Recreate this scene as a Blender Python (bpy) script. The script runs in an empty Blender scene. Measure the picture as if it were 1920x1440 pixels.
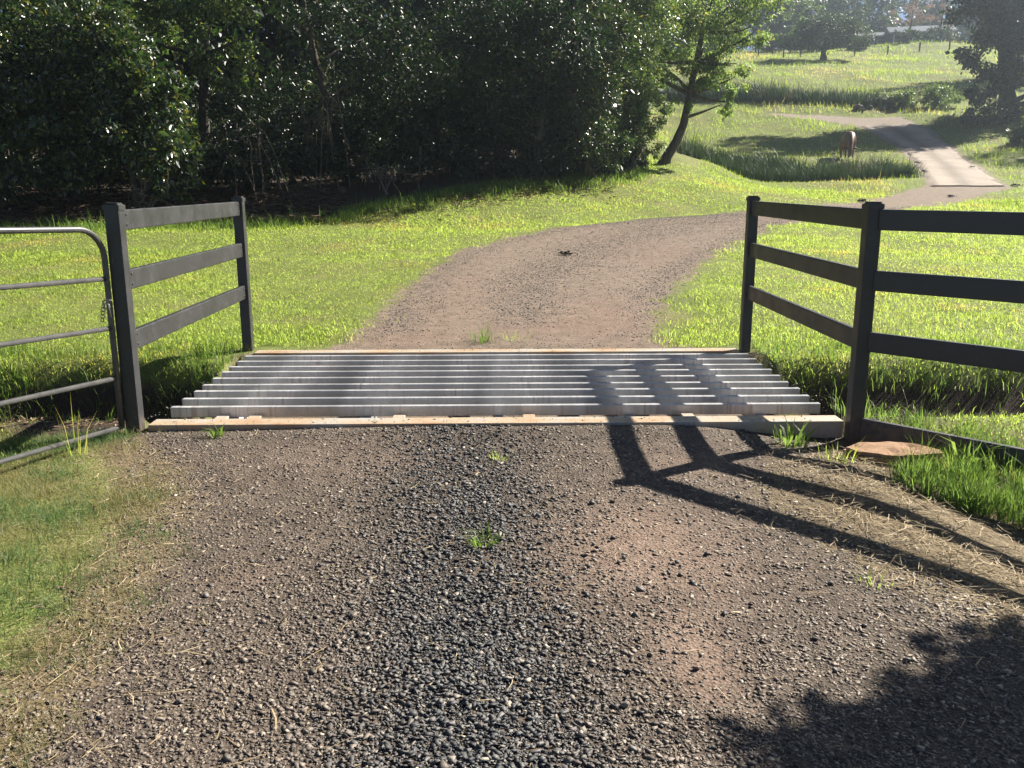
import bpy, bmesh, math, random
import numpy as np
from mathutils import Matrix, Vector

random.seed(7)
RNG = np.random.default_rng(11)
SC = bpy.context.scene
COL = SC.collection
R = math.radians

# ------------------------------------------------------------------ camera
cam_d = bpy.data.cameras.new('camera')
cam_d.sensor_width = 36.0
cam_d.lens = 36.0 * 1657.0 / 1920.0
cam_d.clip_start = 0.05
cam_d.clip_end = 3000
cam = bpy.data.objects.new('camera', cam_d)
COL.objects.link(cam)
cam.matrix_world = (Matrix.Translation((0, 0, 1.55)) @ Matrix.Rotation(-0.0165, 4, 'Z')
                    @ Matrix.Rotation(math.pi / 2 - 0.2235, 4, 'X') @ Matrix.Rotation(-0.0015, 4, 'Z'))
SC.camera = cam

# ------------------------------------------------------------------ sky, sun, exposure
SUN_AZ, SUN_EL = R(57.5), R(36.0)          # azimuth clockwise from +Y (the driveway's direction)
w = bpy.data.worlds.new('World')
SC.world = w
w.use_nodes = True
wn = w.node_tree
bg = wn.nodes['Background']
sky = wn.nodes.new('ShaderNodeTexSky')
sky.sky_type = 'NISHITA'
sky.sun_disc = False
sky.sun_elevation = SUN_EL
sky.sun_rotation = SUN_AZ
sky.air_density = 0.34
sky.dust_density = 0.1
sky.altitude = 400
wn.links.new(sky.outputs[0], bg.inputs[0])
bg.inputs[1].default_value = 0.05
sd = bpy.data.lights.new('sun', 'SUN')
sd.energy = 5.0
sd.angle = R(0.53)
sd.color = (1.0, 0.93, 0.82)
sun = bpy.data.objects.new('sun', sd)
COL.objects.link(sun)
sv = Vector((math.sin(SUN_AZ) * math.cos(SUN_EL), math.cos(SUN_AZ) * math.cos(SUN_EL), math.sin(SUN_EL)))
sun.rotation_euler = sv.to_track_quat('Z', 'Y').to_euler()
sun.location = (40, 30, 40)
SC.view_settings.view_transform = 'Standard'
SC.view_settings.look = 'None'
SC.view_settings.exposure = 1.42
SC.view_settings.gamma = 1.0
SC.view_settings.use_curve_mapping = False
SC.render.engine = 'CYCLES'
cy = SC.cycles
cy.max_bounces = 8
cy.diffuse_bounces = 3
cy.glossy_bounces = 2
cy.transmission_bounces = 3
cy.transparent_max_bounces = 4
cy.volume_bounces = 0
cy.sample_clamp_indirect = 4.0
cy.use_adaptive_sampling = True
cy.adaptive_threshold = 0.02

# ------------------------------------------------------------------ node helpers
def new_mat(name):
    m = bpy.data.materials.new(name)
    m.use_nodes = True
    nt = m.node_tree
    for n in list(nt.nodes):
        nt.nodes.remove(n)
    out = nt.nodes.new('ShaderNodeOutputMaterial')
    return m, nt, out

def nd(nt, typ, **kw):
    n = nt.nodes.new(typ)
    for k, v in kw.items():
        if k == 'ins':
            for a, b in v.items():
                s = n.inputs[a]
                if isinstance(b, bpy.types.NodeSocket):
                    nt.links.new(b, s)
                else:
                    s.default_value = b
        else:
            setattr(n, k, v)
    return n

def c4(c):
    return (c[0], c[1], c[2], 1.0)

def noise(nt, scale, detail=3, rough=0.55, vec=None):
    if vec is None:
        vec = nd(nt, 'ShaderNodeNewGeometry').outputs['Position']
    return nd(nt, 'ShaderNodeTexNoise', ins={'Vector': vec, 'Scale': scale, 'Detail': detail, 'Roughness': rough}).outputs[0]

def ramp(nt, fac, stops):
    r = nd(nt, 'ShaderNodeValToRGB', ins={0: fac})
    el = r.color_ramp.elements
    while len(el) < len(stops):
        el.new(0.5)
    for e, (p, c) in zip(el, stops):
        e.position = p
        e.color = c4(c) if not isinstance(c, (int, float)) else (c, c, c, 1)
    return r.outputs[0]

def mix(nt, fac, a, b, mode='MIX'):
    n = nd(nt, 'ShaderNodeMix', data_type='RGBA', blend_type=mode)
    for s, v in ((n.inputs[0], fac), (n.inputs[6], a), (n.inputs[7], b)):
        if isinstance(v, bpy.types.NodeSocket):
            nt.links.new(v, s)
        elif isinstance(v, (int, float)):
            s.default_value = v if s.type == 'VALUE' else (v, v, v, 1)
        else:
            s.default_value = c4(v)
    return n.outputs[2]

def math_n(nt, op, a, b=0.0, c=0.0):
    return nd(nt, 'ShaderNodeMath', operation=op, ins={0: a, 1: b, 2: c}).outputs[0]

def bump(nt, height, strength, dist):
    return nd(nt, 'ShaderNodeBump', ins={'Height': height, 'Strength': strength, 'Distance': dist}).outputs[0]

def principled(nt, out, col, rough=0.8, spec=0.5, metal=0.0, normal=None):
    p = nd(nt, 'ShaderNodeBsdfPrincipled', ins={'Base Color': col if isinstance(col, bpy.types.NodeSocket) else c4(col),
                                                 'Roughness': rough, 'Specular IOR Level': spec, 'Metallic': metal})
    if normal is not None:
        nt.links.new(normal, p.inputs['Normal'])
    nt.links.new(p.outputs[0], out.inputs[0])
    return p

def leaf_mat(name, stops, trans, rough=0.42, spec=0.5, tfac=0.35):
    """leaf: colour differs from leaf to leaf, some light passes through"""
    m, nt, out = new_mat(name)
    rnd = nd(nt, 'ShaderNodeNewGeometry').outputs['Random Per Island']
    col = ramp(nt, rnd, stops)
    p = nd(nt, 'ShaderNodeBsdfPrincipled', ins={'Base Color': col, 'Roughness': rough, 'Specular IOR Level': spec})
    t = nd(nt, 'ShaderNodeBsdfTranslucent', ins={'Color': mix(nt, 1.0, col, trans, 'MULTIPLY')})
    ms = nd(nt, 'ShaderNodeMixShader', ins={0: tfac, 1: p.outputs[0], 2: t.outputs[0]})
    nt.links.new(ms.outputs[0], out.inputs[0])
    return m

def grass_mat(name, greens, dry, patch_scale=0.6, dry_bias=0.0, tfac=0.5, tr=(2.2, 2.2, 1.6), spec=0.25):
    """grass blades: green mixed with dry blades in drifting patches, light passing through"""
    m, nt, out = new_mat(name)
    g = nd(nt, 'ShaderNodeNewGeometry')
    rnd = g.outputs['Random Per Island']
    big = noise(nt, patch_scale, 4, 0.6, g.outputs['Position'])
    green = ramp(nt, rnd, [(0.0, greens[0]), (0.5, greens[1]), (1.0, greens[2])])
    s = math_n(nt, 'ADD', math_n(nt, 'MULTIPLY', big, 1.7), math_n(nt, 'MULTIPLY', rnd, 0.22))
    f = ramp(nt, math_n(nt, 'ADD', s, dry_bias), [(0.85, 0.0), (1.35, 0.85)])
    col = mix(nt, f, green, dry)
    p = nd(nt, 'ShaderNodeBsdfPrincipled', ins={'Base Color': col, 'Roughness': 0.5, 'Specular IOR Level': spec})
    t = nd(nt, 'ShaderNodeBsdfTranslucent', ins={'Color': mix(nt, 1.0, col, tr, 'MULTIPLY')})
    ms = nd(nt, 'ShaderNodeMixShader', ins={0: tfac, 1: p.outputs[0], 2: t.outputs[0]})
    nt.links.new(ms.outputs[0], out.inputs[0])
    return m

M = {}
# powder-coated charcoal steel
m, nt, out = new_mat('charcoal_paint')
geo = nd(nt, 'ShaderNodeNewGeometry')
n1 = noise(nt, 7, 4)
n2 = noise(nt, 160, 2)
n3 = noise(nt, 22, 5, 0.65)
col = ramp(nt, n1, [(0.3, (0.026, 0.027, 0.030)), (0.7, (0.038, 0.039, 0.041))])
zz_ = nd(nt, 'ShaderNodeSeparateXYZ', ins={0: geo.outputs['Position']}).outputs[2]
low = ramp(nt, math_n(nt, 'ADD', math_n(nt, 'MULTIPLY', zz_, -1.6), math_n(nt, 'MULTIPLY', n3, 0.9)), [(0.30, 0.0), (0.62, 0.75)])
col = mix(nt, low, col, (0.14, 0.105, 0.08))
col = mix(nt, ramp(nt, n3, [(0.60, 0.0), (0.78, 0.35)]), col, (0.12, 0.11, 0.10))
principled(nt, out, col, rough=ramp(nt, n1, [(0.3, 0.36), (0.7, 0.55)]), spec=0.5, normal=bump(nt, n2, 0.08, 0.002))
M['paint'] = m
m, nt, out = new_mat('dark_tube_steel')
n1 = noise(nt, 12, 3)
principled(nt, out, ramp(nt, n1, [(0.3, (0.05, 0.05, 0.052)), (0.7, (0.085, 0.083, 0.08))]), rough=0.4, spec=0.6)
M['tube'] = m
m, nt, out = new_mat('galvanised_latch')
principled(nt, out, (0.28, 0.28, 0.28), rough=0.4, metal=0.8)
M['latch'] = m
# grid steel: galvanised, scuffed, rust bleeding and dust near the wheel tracks
m, nt, out = new_mat('galvanised_steel')
geo = nd(nt, 'ShaderNodeNewGeometry')
pos = geo.outputs['Position']
mp = nd(nt, 'ShaderNodeMapping', ins={'Vector': pos, 'Scale': (1.5, .12, .6)})
st = noise(nt, 1.3, 4, 0.6, mp.outputs[0])
mp2 = nd(nt, 'ShaderNodeMapping', ins={'Vector': pos, 'Scale': (38.0, 3.0, 2.0)})
drip = noise(nt, 1.0, 3, 0.6, mp2.outputs[0])
fine = noise(nt, 90, 3, 0.6, pos)
base = ramp(nt, st, [(0.36, (0.30, 0.305, 0.31)), (0.5, (0.50, 0.50, 0.50)), (0.64, (0.78, 0.775, 0.76))])
base = mix(nt, ramp(nt, drip, [(0.58, 0.0), (0.8, 0.35)]), base, (0.16, 0.14, 0.13))
base = mix(nt, ramp(nt, math_n(nt, 'MULTIPLY', st, drip), [(0.28, 0.0), (0.40, 0.6)]), base, (0.26, 0.15, 0.09))
base = mix(nt, 0.2, base, ramp(nt, fine, [(0.3, 0.35), (0.7, 0.8)]))
principled(nt, out, base, rough=ramp(nt, st, [(0.3, 0.30), (0.7, 0.55)]), spec=0.6, metal=0.35, normal=bump(nt, fine, 0.12, 0.003))
M['galv'] = m
# top beams: worn, dusty with orange soil
m, nt, out = new_mat('dusty_beam')
pos = nd(nt, 'ShaderNodeNewGeometry').outputs['Position']
mp = nd(nt, 'ShaderNodeMapping', ins={'Vector': pos, 'Scale': (1.0, 2.5, 1.0)})
a = noise(nt, 1.6, 5, 0.62, mp.outputs[0])
b = noise(nt, 40, 4, 0.6, pos)
base = ramp(nt, a, [(0.36, (0.44, 0.43, 0.40)), (0.52, (0.46, 0.36, 0.25)), (0.66, (0.42, 0.25, 0.14))])
base = mix(nt, ramp(nt, b, [(0.55, 0.0), (0.75, 0.6)]), base, (0.16, 0.12, 0.09))
principled(nt, out, base, rough=0.6, spec=0.4, metal=0.1, normal=bump(nt, b, 0.25, 0.004))
M['beam'] = m
# concrete
m, nt, out = new_mat('pale_concrete')
a = noise(nt, 0.8, 5, 0.6)
b = noise(nt, 9, 4, 0.6)
wear = nd(nt, 'ShaderNodeAttribute', attribute_name='wear').outputs['Fac']
base = ramp(nt, a, [(0.35, (0.30, 0.25, 0.20)), (0.65, (0.40, 0.33, 0.27))])
base = mix(nt, ramp(nt, b, [(0.5, 0.0), (0.8, 0.5)]), base, (0.20, 0.16, 0.12))
base = mix(nt, math_n(nt, 'MULTIPLY', wear, ramp(nt, b, [(0.2, 0.45), (0.7, 1.0)])), base, (0.13, 0.10, 0.075))
principled(nt, out, base, rough=0.85, spec=0.3, normal=bump(nt, b, 0.4, 0.02))
M['concrete'] = m
# bark
m, nt, out = new_mat('bark')
pos = nd(nt, 'ShaderNodeNewGeometry').outputs['Position']
mp = nd(nt, 'ShaderNodeMapping', ins={'Vector': pos, 'Scale': (9, 9, 2)})
a = noise(nt, 1.5, 5, 0.65, mp.outputs[0])
principled(nt, out, ramp(nt, a, [(0.3, (0.05, 0.04, 0.03)), (0.7, (0.13, 0.11, 0.09))]), rough=0.9, spec=0.2, normal=bump(nt, a, 0.8, 0.03))
M['bark'] = m
m, nt, out = new_mat('pale_twig')
a = noise(nt, 5, 3)
principled(nt, out, ramp(nt, a, [(0.3, (0.13, 0.10, 0.075)), (0.7, (0.26, 0.21, 0.16))]), rough=0.8, spec=0.2)
M['twig'] = m
# leaves
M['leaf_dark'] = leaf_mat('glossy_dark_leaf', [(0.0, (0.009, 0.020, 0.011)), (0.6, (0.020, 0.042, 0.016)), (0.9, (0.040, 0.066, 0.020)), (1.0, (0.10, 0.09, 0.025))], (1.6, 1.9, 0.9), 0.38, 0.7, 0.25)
M['leaf_bush'] = leaf_mat('bush_leaf', [(0.0, (0.012, 0.028, 0.015)), (0.5, (0.030, 0.056, 0.022)), (0.86, (0.065, 0.095, 0.030)), (1.0, (0.17, 0.14, 0.03))], (1.9, 2.1, 0.8), 0.33, 0.8, 0.32)
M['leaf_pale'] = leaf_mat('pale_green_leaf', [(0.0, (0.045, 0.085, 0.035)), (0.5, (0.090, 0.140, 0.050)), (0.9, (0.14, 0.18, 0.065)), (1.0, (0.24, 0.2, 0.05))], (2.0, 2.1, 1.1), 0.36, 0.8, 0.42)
M['leaf_airy'] = leaf_mat('airy_backlit_leaf', [(0.0, (0.07, 0.11, 0.045)), (0.5, (0.12, 0.17, 0.065)), (0.9, (0.17, 0.21, 0.085)), (1.0, (0.26, 0.22, 0.07))], (2.5, 2.6, 1.5), 0.40, 0.7, 0.58)
M['leaf_far'] = leaf_mat('far_forest_leaf', [(0.0, (0.020, 0.040, 0.018)), (0.6, (0.045, 0.075, 0.028)), (1.0, (0.09, 0.12, 0.05))], (1.5, 1.6, 0.9), 0.45, 0.5, 0.3)
M['leaf_rust'] = leaf_mat('sparse_autumn_leaf', [(0.0, (0.15, 0.115, 0.09)), (0.6, (0.24, 0.19, 0.15)), (1.0, (0.32, 0.27, 0.22))], (1.5, 1.2, 1.0), 0.6, 0.3, 0.4)
M['frond'] = leaf_mat('palm_frond_leaf', [(0.0, (0.03, 0.055, 0.02)), (1.0, (0.07, 0.10, 0.04))], (1.5, 1.6, 0.9), 0.35, 0.7, 0.25)
# grasses
M['lawn'] = grass_mat('lawn_grass', [(0.115, 0.165, 0.036), (0.165, 0.222, 0.055), (0.215, 0.268, 0.078)], (0.25, 0.225, 0.075), 0.45, -0.24, 0.62, (3.1, 3.0, 2.0))
M['field'] = grass_mat('field_grass', [(0.090, 0.135, 0.024), (0.125, 0.180, 0.032), (0.165, 0.215, 0.044)], (0.25, 0.21, 0.10), 0.15, -0.20, 0.62, (3.1, 3.0, 2.1))
M['verge'] = grass_mat('short_verge_grass', [(0.065, 0.120, 0.046), (0.092, 0.155, 0.058), (0.13, 0.19, 0.07)], (0.25, 0.21, 0.11), 1.4, -0.04, 0.42, (2.0, 2.1, 1.6))
M['lush'] = grass_mat('lush_grass', [(0.070, 0.125, 0.028), (0.10, 0.165, 0.038), (0.14, 0.20, 0.05)], (0.24, 0.22, 0.09), 1.0, -0.35)
M['reed'] = grass_mat('reed_grass', [(0.018, 0.040, 0.015), (0.030, 0.058, 0.020), (0.050, 0.080, 0.028)], (0.14, 0.12, 0.06), 0.5, -0.3, 0.25, (1.4, 1.5, 1.2), 0.4)
m, nt, out = new_mat('straw')
rnd = nd(nt, 'ShaderNodeNewGeometry').outputs['Random Per Island']
principled(nt, out, ramp(nt, rnd, [(0.0, (0.20, 0.14, 0.075)), (0.5, (0.33, 0.25, 0.14)), (1.0, (0.46, 0.37, 0.23))]), rough=0.7, spec=0.25)
M['straw'] = m
m, nt, out = new_mat('leaf_litter')
rnd = nd(nt, 'ShaderNodeNewGeometry').outputs['Random Per Island']
principled(nt, out, ramp(nt, rnd, [(0.0, (0.045, 0.028, 0.018)), (0.5, (0.12, 0.075, 0.045)), (1.0, (0.26, 0.18, 0.11))]), rough=0.75, spec=0.3)
M['litter'] = m
# gravel
def gravel_mat(name, inst):
    m, nt, out = new_mat(name)
    kind = 'INSTANCER' if inst else 'GEOMETRY'
    dust = nd(nt, 'ShaderNodeAttribute', attribute_name='dust', attribute_type=kind).outputs['Fac']
    if inst:
        rnd = nd(nt, 'ShaderNodeAttribute', attribute_name='rnd', attribute_type=kind).outputs['Fac']
    else:
        rnd = nd(nt, 'ShaderNodeObjectInfo').outputs['Random']
    base = ramp(nt, rnd, [(0.0, (0.036, 0.037, 0.040)), (0.55, (0.078, 0.078, 0.079)), (0.9, (0.145, 0.141, 0.134)), (0.975, (0.26, 0.23, 0.19)), (1.0, (0.42, 0.37, 0.28))])
    brown = ramp(nt, rnd, [(0.0, (0.088, 0.070, 0.056)), (0.6, (0.182, 0.147, 0.116)), (0.97, (0.29, 0.238, 0.185)), (1.0, (0.42, 0.36, 0.29))])
    base = mix(nt, dust, base, brown)
    g = noise(nt, 150, 2)
    base = mix(nt, 0.35, base, mix(nt, 1.0, base, ramp(nt, g, [(0.3, 0.5), (0.7, 1.4)]), 'MULTIPLY'))
    principled(nt, out, base, rough=0.6, spec=0.4, normal=bump(nt, g, 0.3, 0.003))
    return m
M['gravel'] = gravel_mat('crushed_basalt', True)
M['stone'] = gravel_mat('basalt_stone', False)
m, nt, out = new_mat('sandstone')
a = noise(nt, 6, 5, 0.65)
b = noise(nt, 70, 4, 0.6)
base = ramp(nt, a, [(0.3, (0.28, 0.165, 0.10)), (0.7, (0.44, 0.285, 0.18))])
base = mix(nt, ramp(nt, b, [(0.55, 0.0), (0.8, 0.5)]), base, (0.12, 0.08, 0.05))
principled(nt, out, base, rough=0.9, spec=0.2, normal=bump(nt, b, 0.5, 0.01))
M['sandstone'] = m
m, nt, out = new_mat('dark_dung')
a = noise(nt, 30, 4)
principled(nt, out, ramp(nt, a, [(0.3, (0.012, 0.010, 0.008)), (0.7, (0.035, 0.028, 0.02))]), rough=0.9, spec=0.2, normal=bump(nt, a, 0.8, 0.02))
M['dung'] = m
m, nt, out = new_mat('creek_rock')
a = noise(nt, 3, 5)
principled(nt, out, ramp(nt, a, [(0.3, (0.06, 0.055, 0.05)), (0.7, (0.16, 0.14, 0.12))]), rough=0.85, spec=0.3, normal=bump(nt, a, 0.6, 0.05))
M['rock'] = m
m, nt, out = new_mat('brown_hide')
a = noise(nt, 4, 4)
principled(nt, out, ramp(nt, a, [(0.3, (0.13, 0.055, 0.032)), (0.7, (0.19, 0.085, 0.05))]), rough=0.45, spec=0.5)
M['hide'] = m
m, nt, out = new_mat('dark_hide')
principled(nt, out, (0.03, 0.018, 0.014), rough=0.5)
M['hide_dark'] = m
m, nt, out = new_mat('weathered_post')
a = noise(nt, 10, 4)
principled(nt, out, ramp(nt, a, [(0.3, (0.05, 0.042, 0.035)), (0.7, (0.12, 0.10, 0.085))]), rough=0.9)
M['wood'] = m
m, nt, out = new_mat('white_rail_paint')
a = noise(nt, 3, 3)
principled(nt, out, ramp(nt, a, [(0.3, (0.5, 0.5, 0.5)), (0.7, (0.7, 0.7, 0.7))]), rough=0.6)
M['white'] = m
m, nt, out = new_mat('metal_roof')
a = noise(nt, 1.2, 4)
principled(nt, out, ramp(nt, a, [(0.3, (0.26, 0.27, 0.29)), (0.7, (0.38, 0.39, 0.4))]), rough=0.35, metal=0.4)
M['roof'] = m
m, nt, out = new_mat('shed_wall')
a = noise(nt, 1.5, 4)
principled(nt, out, ramp(nt, a, [(0.3, (0.10, 0.09, 0.085)), (0.7, (0.17, 0.15, 0.14))]), rough=0.8)
M['wall'] = m
m, nt, out = new_mat('window_glass')
principled(nt, out, (0.02, 0.025, 0.03), rough=0.08, spec=0.7)
M['glass'] = m

# ground: one recipe for soil, driveway and forest floor, blended by where each lies
def ground_mat(name):
    m, nt, out = new_mat(name)
    geo = nd(nt, 'ShaderNodeNewGeometry')
    pos = geo.outputs['Position']
    at = nd(nt, 'ShaderNodeAttribute', attribute_name='mask')
    sep = nd(nt, 'ShaderNodeSeparateColor', ins={0: at.outputs['Color']})
    road, dry, litter = sep.outputs[0], sep.outputs[1], sep.outputs[2]
    orange = at.outputs['Alpha']
    n_big = noise(nt, 0.55, 4, 0.6, pos)  # drifting patches
    n_mid = noise(nt, 6.0, 5, 0.65, pos)
    n_fine = noise(nt, 70.0, 3, 0.6, pos)
    vor = nd(nt, 'ShaderNodeTexVoronoi', ins={'Vector': pos, 'Scale': 75.0})
    vor2 = nd(nt, 'ShaderNodeTexVoronoi', ins={'Vector': pos, 'Scale': 160.0})
    turf = ramp(nt, n_mid, [(0.3, (0.11, 0.14, 0.034)), (0.7, (0.20, 0.23, 0.062))])
    turf = mix(nt, ramp(nt, n_big, [(0.48, 0.0), (0.72, 0.75)]), turf, (0.20, 0.165, 0.075))
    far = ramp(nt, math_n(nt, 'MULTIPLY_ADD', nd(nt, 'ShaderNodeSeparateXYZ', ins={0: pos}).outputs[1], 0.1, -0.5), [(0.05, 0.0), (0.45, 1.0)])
    turf = mix(nt, 0.8, turf, mix(nt, 1.0, turf, ramp(nt, n_fine, [(0.3, 0.35), (0.7, 1.5)]), 'MULTIPLY'))
    dirt = ramp(nt, n_mid, [(0.28, (0.068, 0.054, 0.043)), (0.5, (0.110, 0.087, 0.068)), (0.75, (0.16, 0.126, 0.098))])
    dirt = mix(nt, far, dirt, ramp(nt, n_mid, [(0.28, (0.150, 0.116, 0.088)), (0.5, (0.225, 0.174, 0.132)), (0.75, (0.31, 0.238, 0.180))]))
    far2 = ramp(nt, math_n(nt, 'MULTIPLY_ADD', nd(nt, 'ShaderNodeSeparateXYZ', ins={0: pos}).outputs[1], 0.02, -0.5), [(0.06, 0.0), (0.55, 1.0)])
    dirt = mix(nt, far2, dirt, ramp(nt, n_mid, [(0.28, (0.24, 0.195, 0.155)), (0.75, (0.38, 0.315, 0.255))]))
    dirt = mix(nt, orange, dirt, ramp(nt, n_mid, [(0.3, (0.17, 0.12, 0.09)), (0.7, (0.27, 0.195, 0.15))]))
    speck = ramp(nt, vor.outputs['Color'], [(0.15, 0.38), (0.5, 0.85), (0.85, 1.35)])
    speck2 = ramp(nt, vor2.outputs['Color'], [(0.15, 0.5), (0.5, 0.9), (0.85, 1.3)])
    dirt = mix(nt, 0.75, dirt, mix(nt, 1.0, dirt, mix(nt, 0.5, speck, speck2), 'MULTIPLY'))
    mulch = ramp(nt, n_fine, [(0.3, (0.030, 0.022, 0.016)), (0.7, (0.085, 0.062, 0.045))])
    straw = ramp(nt, n_fine, [(0.3, (0.10, 0.075, 0.045)), (0.7, (0.20, 0.155, 0.09))])
    wob = math_n(nt, 'MULTIPLY_ADD', n_mid, 0.7, -0.35)
    fr = ramp(nt, math_n(nt, 'ADD', road, wob), [(0.38, 0.0), (0.62, 1.0)])
    fd = ramp(nt, math_n(nt, 'ADD', dry, wob), [(0.40, 0.0), (0.70, 1.0)])
    fl = ramp(nt, math_n(nt, 'ADD', litter, wob), [(0.35, 0.0), (0.65, 1.0)])
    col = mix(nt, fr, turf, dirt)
    col = mix(nt, fd, col, straw)
    col = mix(nt, fl, col, mulch)
    h = mix(nt, 0.5, vor.outputs['Distance'], n_fine)
    principled(nt, out, col, rough=0.9, spec=0.2, normal=bump(nt, h, 0.55, 0.02))
    return m
M['ground'] = ground_mat('soil_and_turf')
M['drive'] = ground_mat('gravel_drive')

# ------------------------------------------------------------------ object helpers
def tag(o, label=None, cat=None, group=None, kind=None):
    if label: o['label'] = label
    if cat: o['category'] = cat
    if group: o['group'] = group
    if kind: o['kind'] = kind
    return o

def empty(name, loc=(0, 0, 0), label=None, cat=None, group=None):
    o = bpy.data.objects.new(name, None)
    o.empty_display_size = 0.2
    o.location = loc
    COL.objects.link(o)
    return tag(o, label, cat, group)

def mesh_np(name, V, F, smooth=False):
    V = np.asarray(V, dtype=np.float32)
    me = bpy.data.meshes.new(name)
    if isinstance(F, np.ndarray):
        k = F.shape[1]
        me.vertices.add(len(V)); me.vertices.foreach_set('co', V.ravel())
        me.loops.add(F.size); me.loops.foreach_set('vertex_index', F.astype(np.int32).ravel())
        me.polygons.add(len(F))
        me.polygons.foreach_set('loop_start', np.arange(0, F.size, k, dtype=np.int32))
        me.update(calc_edges=True)
    else:
        me.from_pydata(V.tolist(), [], F)
        me.update()
    if smooth:
        me.polygons.foreach_set('use_smooth', np.ones(len(me.polygons), dtype=bool))
    return me

def link(name, me, mat=None, parent=None, loc=None):
    o = bpy.data.objects.new(name, me)
    COL.objects.link(o)
    if mat is not None and not me.materials:
        me.materials.append(mat)
    if parent is not None:
        o.parent = parent
    if loc is not None:
        o.location = loc
    return o

def obj(name, V, F, mat, parent=None, smooth=False, loc=None):
    return link(name, mesh_np(name, V, F, smooth), mat, parent, loc)

def fattr(me, name, vals):
    a = me.attributes.new(name, 'FLOAT', 'POINT')
    a.data.foreach_set('value', np.asarray(vals, dtype=np.float32))

def box_mesh(name, sx, sy, sz, bev=0.006, seg=2):
    bm = bmesh.new()
    bmesh.ops.create_cube(bm, size=1.0)
    bmesh.ops.scale(bm, vec=(sx, sy, sz), verts=bm.verts)
    if bev > 0:
        bmesh.ops.bevel(bm, geom=list(bm.edges), offset=bev, segments=seg, affect='EDGES', profile=0.6)
    me = bpy.data.meshes.new(name)
    bm.to_mesh(me); bm.free()
    return me

def tube(path, rad, n=8, caps=True):
    P = np.asarray(path, float)
    rad = np.broadcast_to(np.asarray(rad, float), (len(P),))
    t = np.gradient(P, axis=0)
    t /= np.linalg.norm(t, axis=1)[:, None] + 1e-9
    ref = np.array([0, 0, 1.0]) if abs(t[0, 2]) < 0.9 else np.array([1.0, 0, 0])
    V = []
    u = np.cross(t[0], ref); u /= np.linalg.norm(u)
    for i in range(len(P)):
        u = u - t[i] * np.dot(u, t[i]); u /= np.linalg.norm(u) + 1e-9
        v = np.cross(t[i], u)
        a = np.arange(n) * 2 * np.pi / n
        V.append(P[i] + rad[i] * (np.cos(a)[:, None] * u + np.sin(a)[:, None] * v))
    V = np.concatenate(V)
    F = []
    for i in range(len(P) - 1):
        for j in range(n):
            a, b = i * n + j, i * n + (j + 1) % n
            F.append((a, b, b + n, a + n))
    if caps:
        F.append(tuple(range(n - 1, -1, -1)))
        F.append(tuple(range((len(P) - 1) * n, len(P) * n)))
    return V, F

def join(parts):
    Vs, Fs, o = [], [], 0
    for V, F in parts:
        Vs.append(np.asarray(V))
        Fs += [tuple(i + o for i in f) for f in F]
        o += len(V)
    return np.concatenate(Vs), Fs

def vnoise(x, y, seed=0):
    x = np.asarray(x, float); y = np.asarray(y, float)
    xi, yi = np.floor(x), np.floor(y)
    fx, fy = x - xi, y - yi
    fx, fy = fx * fx * (3 - 2 * fx), fy * fy * (3 - 2 * fy)
    def h(a, b):
        s = np.sin(a * 127.1 + b * 311.7 + seed * 74.7) * 43758.5453
        return s - np.floor(s)
    return (h(xi, yi) * (1 - fx) + h(xi + 1, yi) * fx) * (1 - fy) + (h(xi, yi + 1) * (1 - fx) + h(xi + 1, yi + 1) * fx) * fy

def fbm(x, y, seed=0, oct=4):
    s, a, t = 0, 1.0, 0
    for k in range(oct):
        s = s + a * vnoise(x * 2 ** k, y * 2 ** k, seed + k); t += a; a *= 0.5
    return s / t

def sstep(a, b, v):
    t = np.clip((v - a) / (b - a), 0, 1)
    return t * t * (3 - 2 * t)

# ------------------------------------------------------------------ terrain
KY = [-30, 8.6, 14, 20, 27, 33, 40, 46, 52, 58, 64, 70, 80, 95, 110, 125, 150, 200, 300, 420]
KZ = [-.03, -.03, .16, .42, .85, 1.25, 2.05, 2.75, 3.7, 5.1, 6.7, 8.2, 10.6, 13.8, 16.7, 17.9, 19.8, 26, 31, 34]
_yy = np.linspace(-30, 420, 4501)
_k = np.hanning(41); _k /= _k.sum()
_zz = np.convolve(np.pad(np.interp(_yy, KY, KZ), 20, mode='edge'), _k, 'valid')
_zz = np.where(_yy < 8.0, -.03, _zz)
# driveway edges: x as a function of y
LE = np.array([(-1.2, -6), (-1.25, 1.2), (-1.40, 2.3), (-1.42, 3.0), (-1.48, 3.5), (-1.62, 4.2), (-1.95, 4.9), (-2.35, 5.5), (-2.34, 8.2), (-1.62, 8.6), (-1.38, 9.2), (-1.25, 11.5), (-1.05, 14.6), (-.45, 18), (1.5, 21.5), (3.75, 23.4), (7.1, 25.4), (10.8, 27.8), (12.8, 29.8), (15, 32.8), (16.5, 34.3), (19.8, 42.5), (22.3, 50), (22.9, 55.2), (22.6, 60)])
RE = np.array([(2.6, -6), (2.5, 2), (2.0, 2.9), (1.75, 3.4), (1.55, 3.9), (1.55, 4.4), (1.9, 5.0), (2.33, 5.5), (2.34, 8.2), (1.75, 8.5), (1.66, 9), (2.2, 11.5), (3.3, 14.7), (5.3, 19), (7, 22.1), (9, 24.1), (11.7, 25.6), (15.1, 29.1), (19.5, 34.2), (22.6, 42.5), (25.4, 50.8), (26.6, 56), (26.4, 60)])

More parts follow.
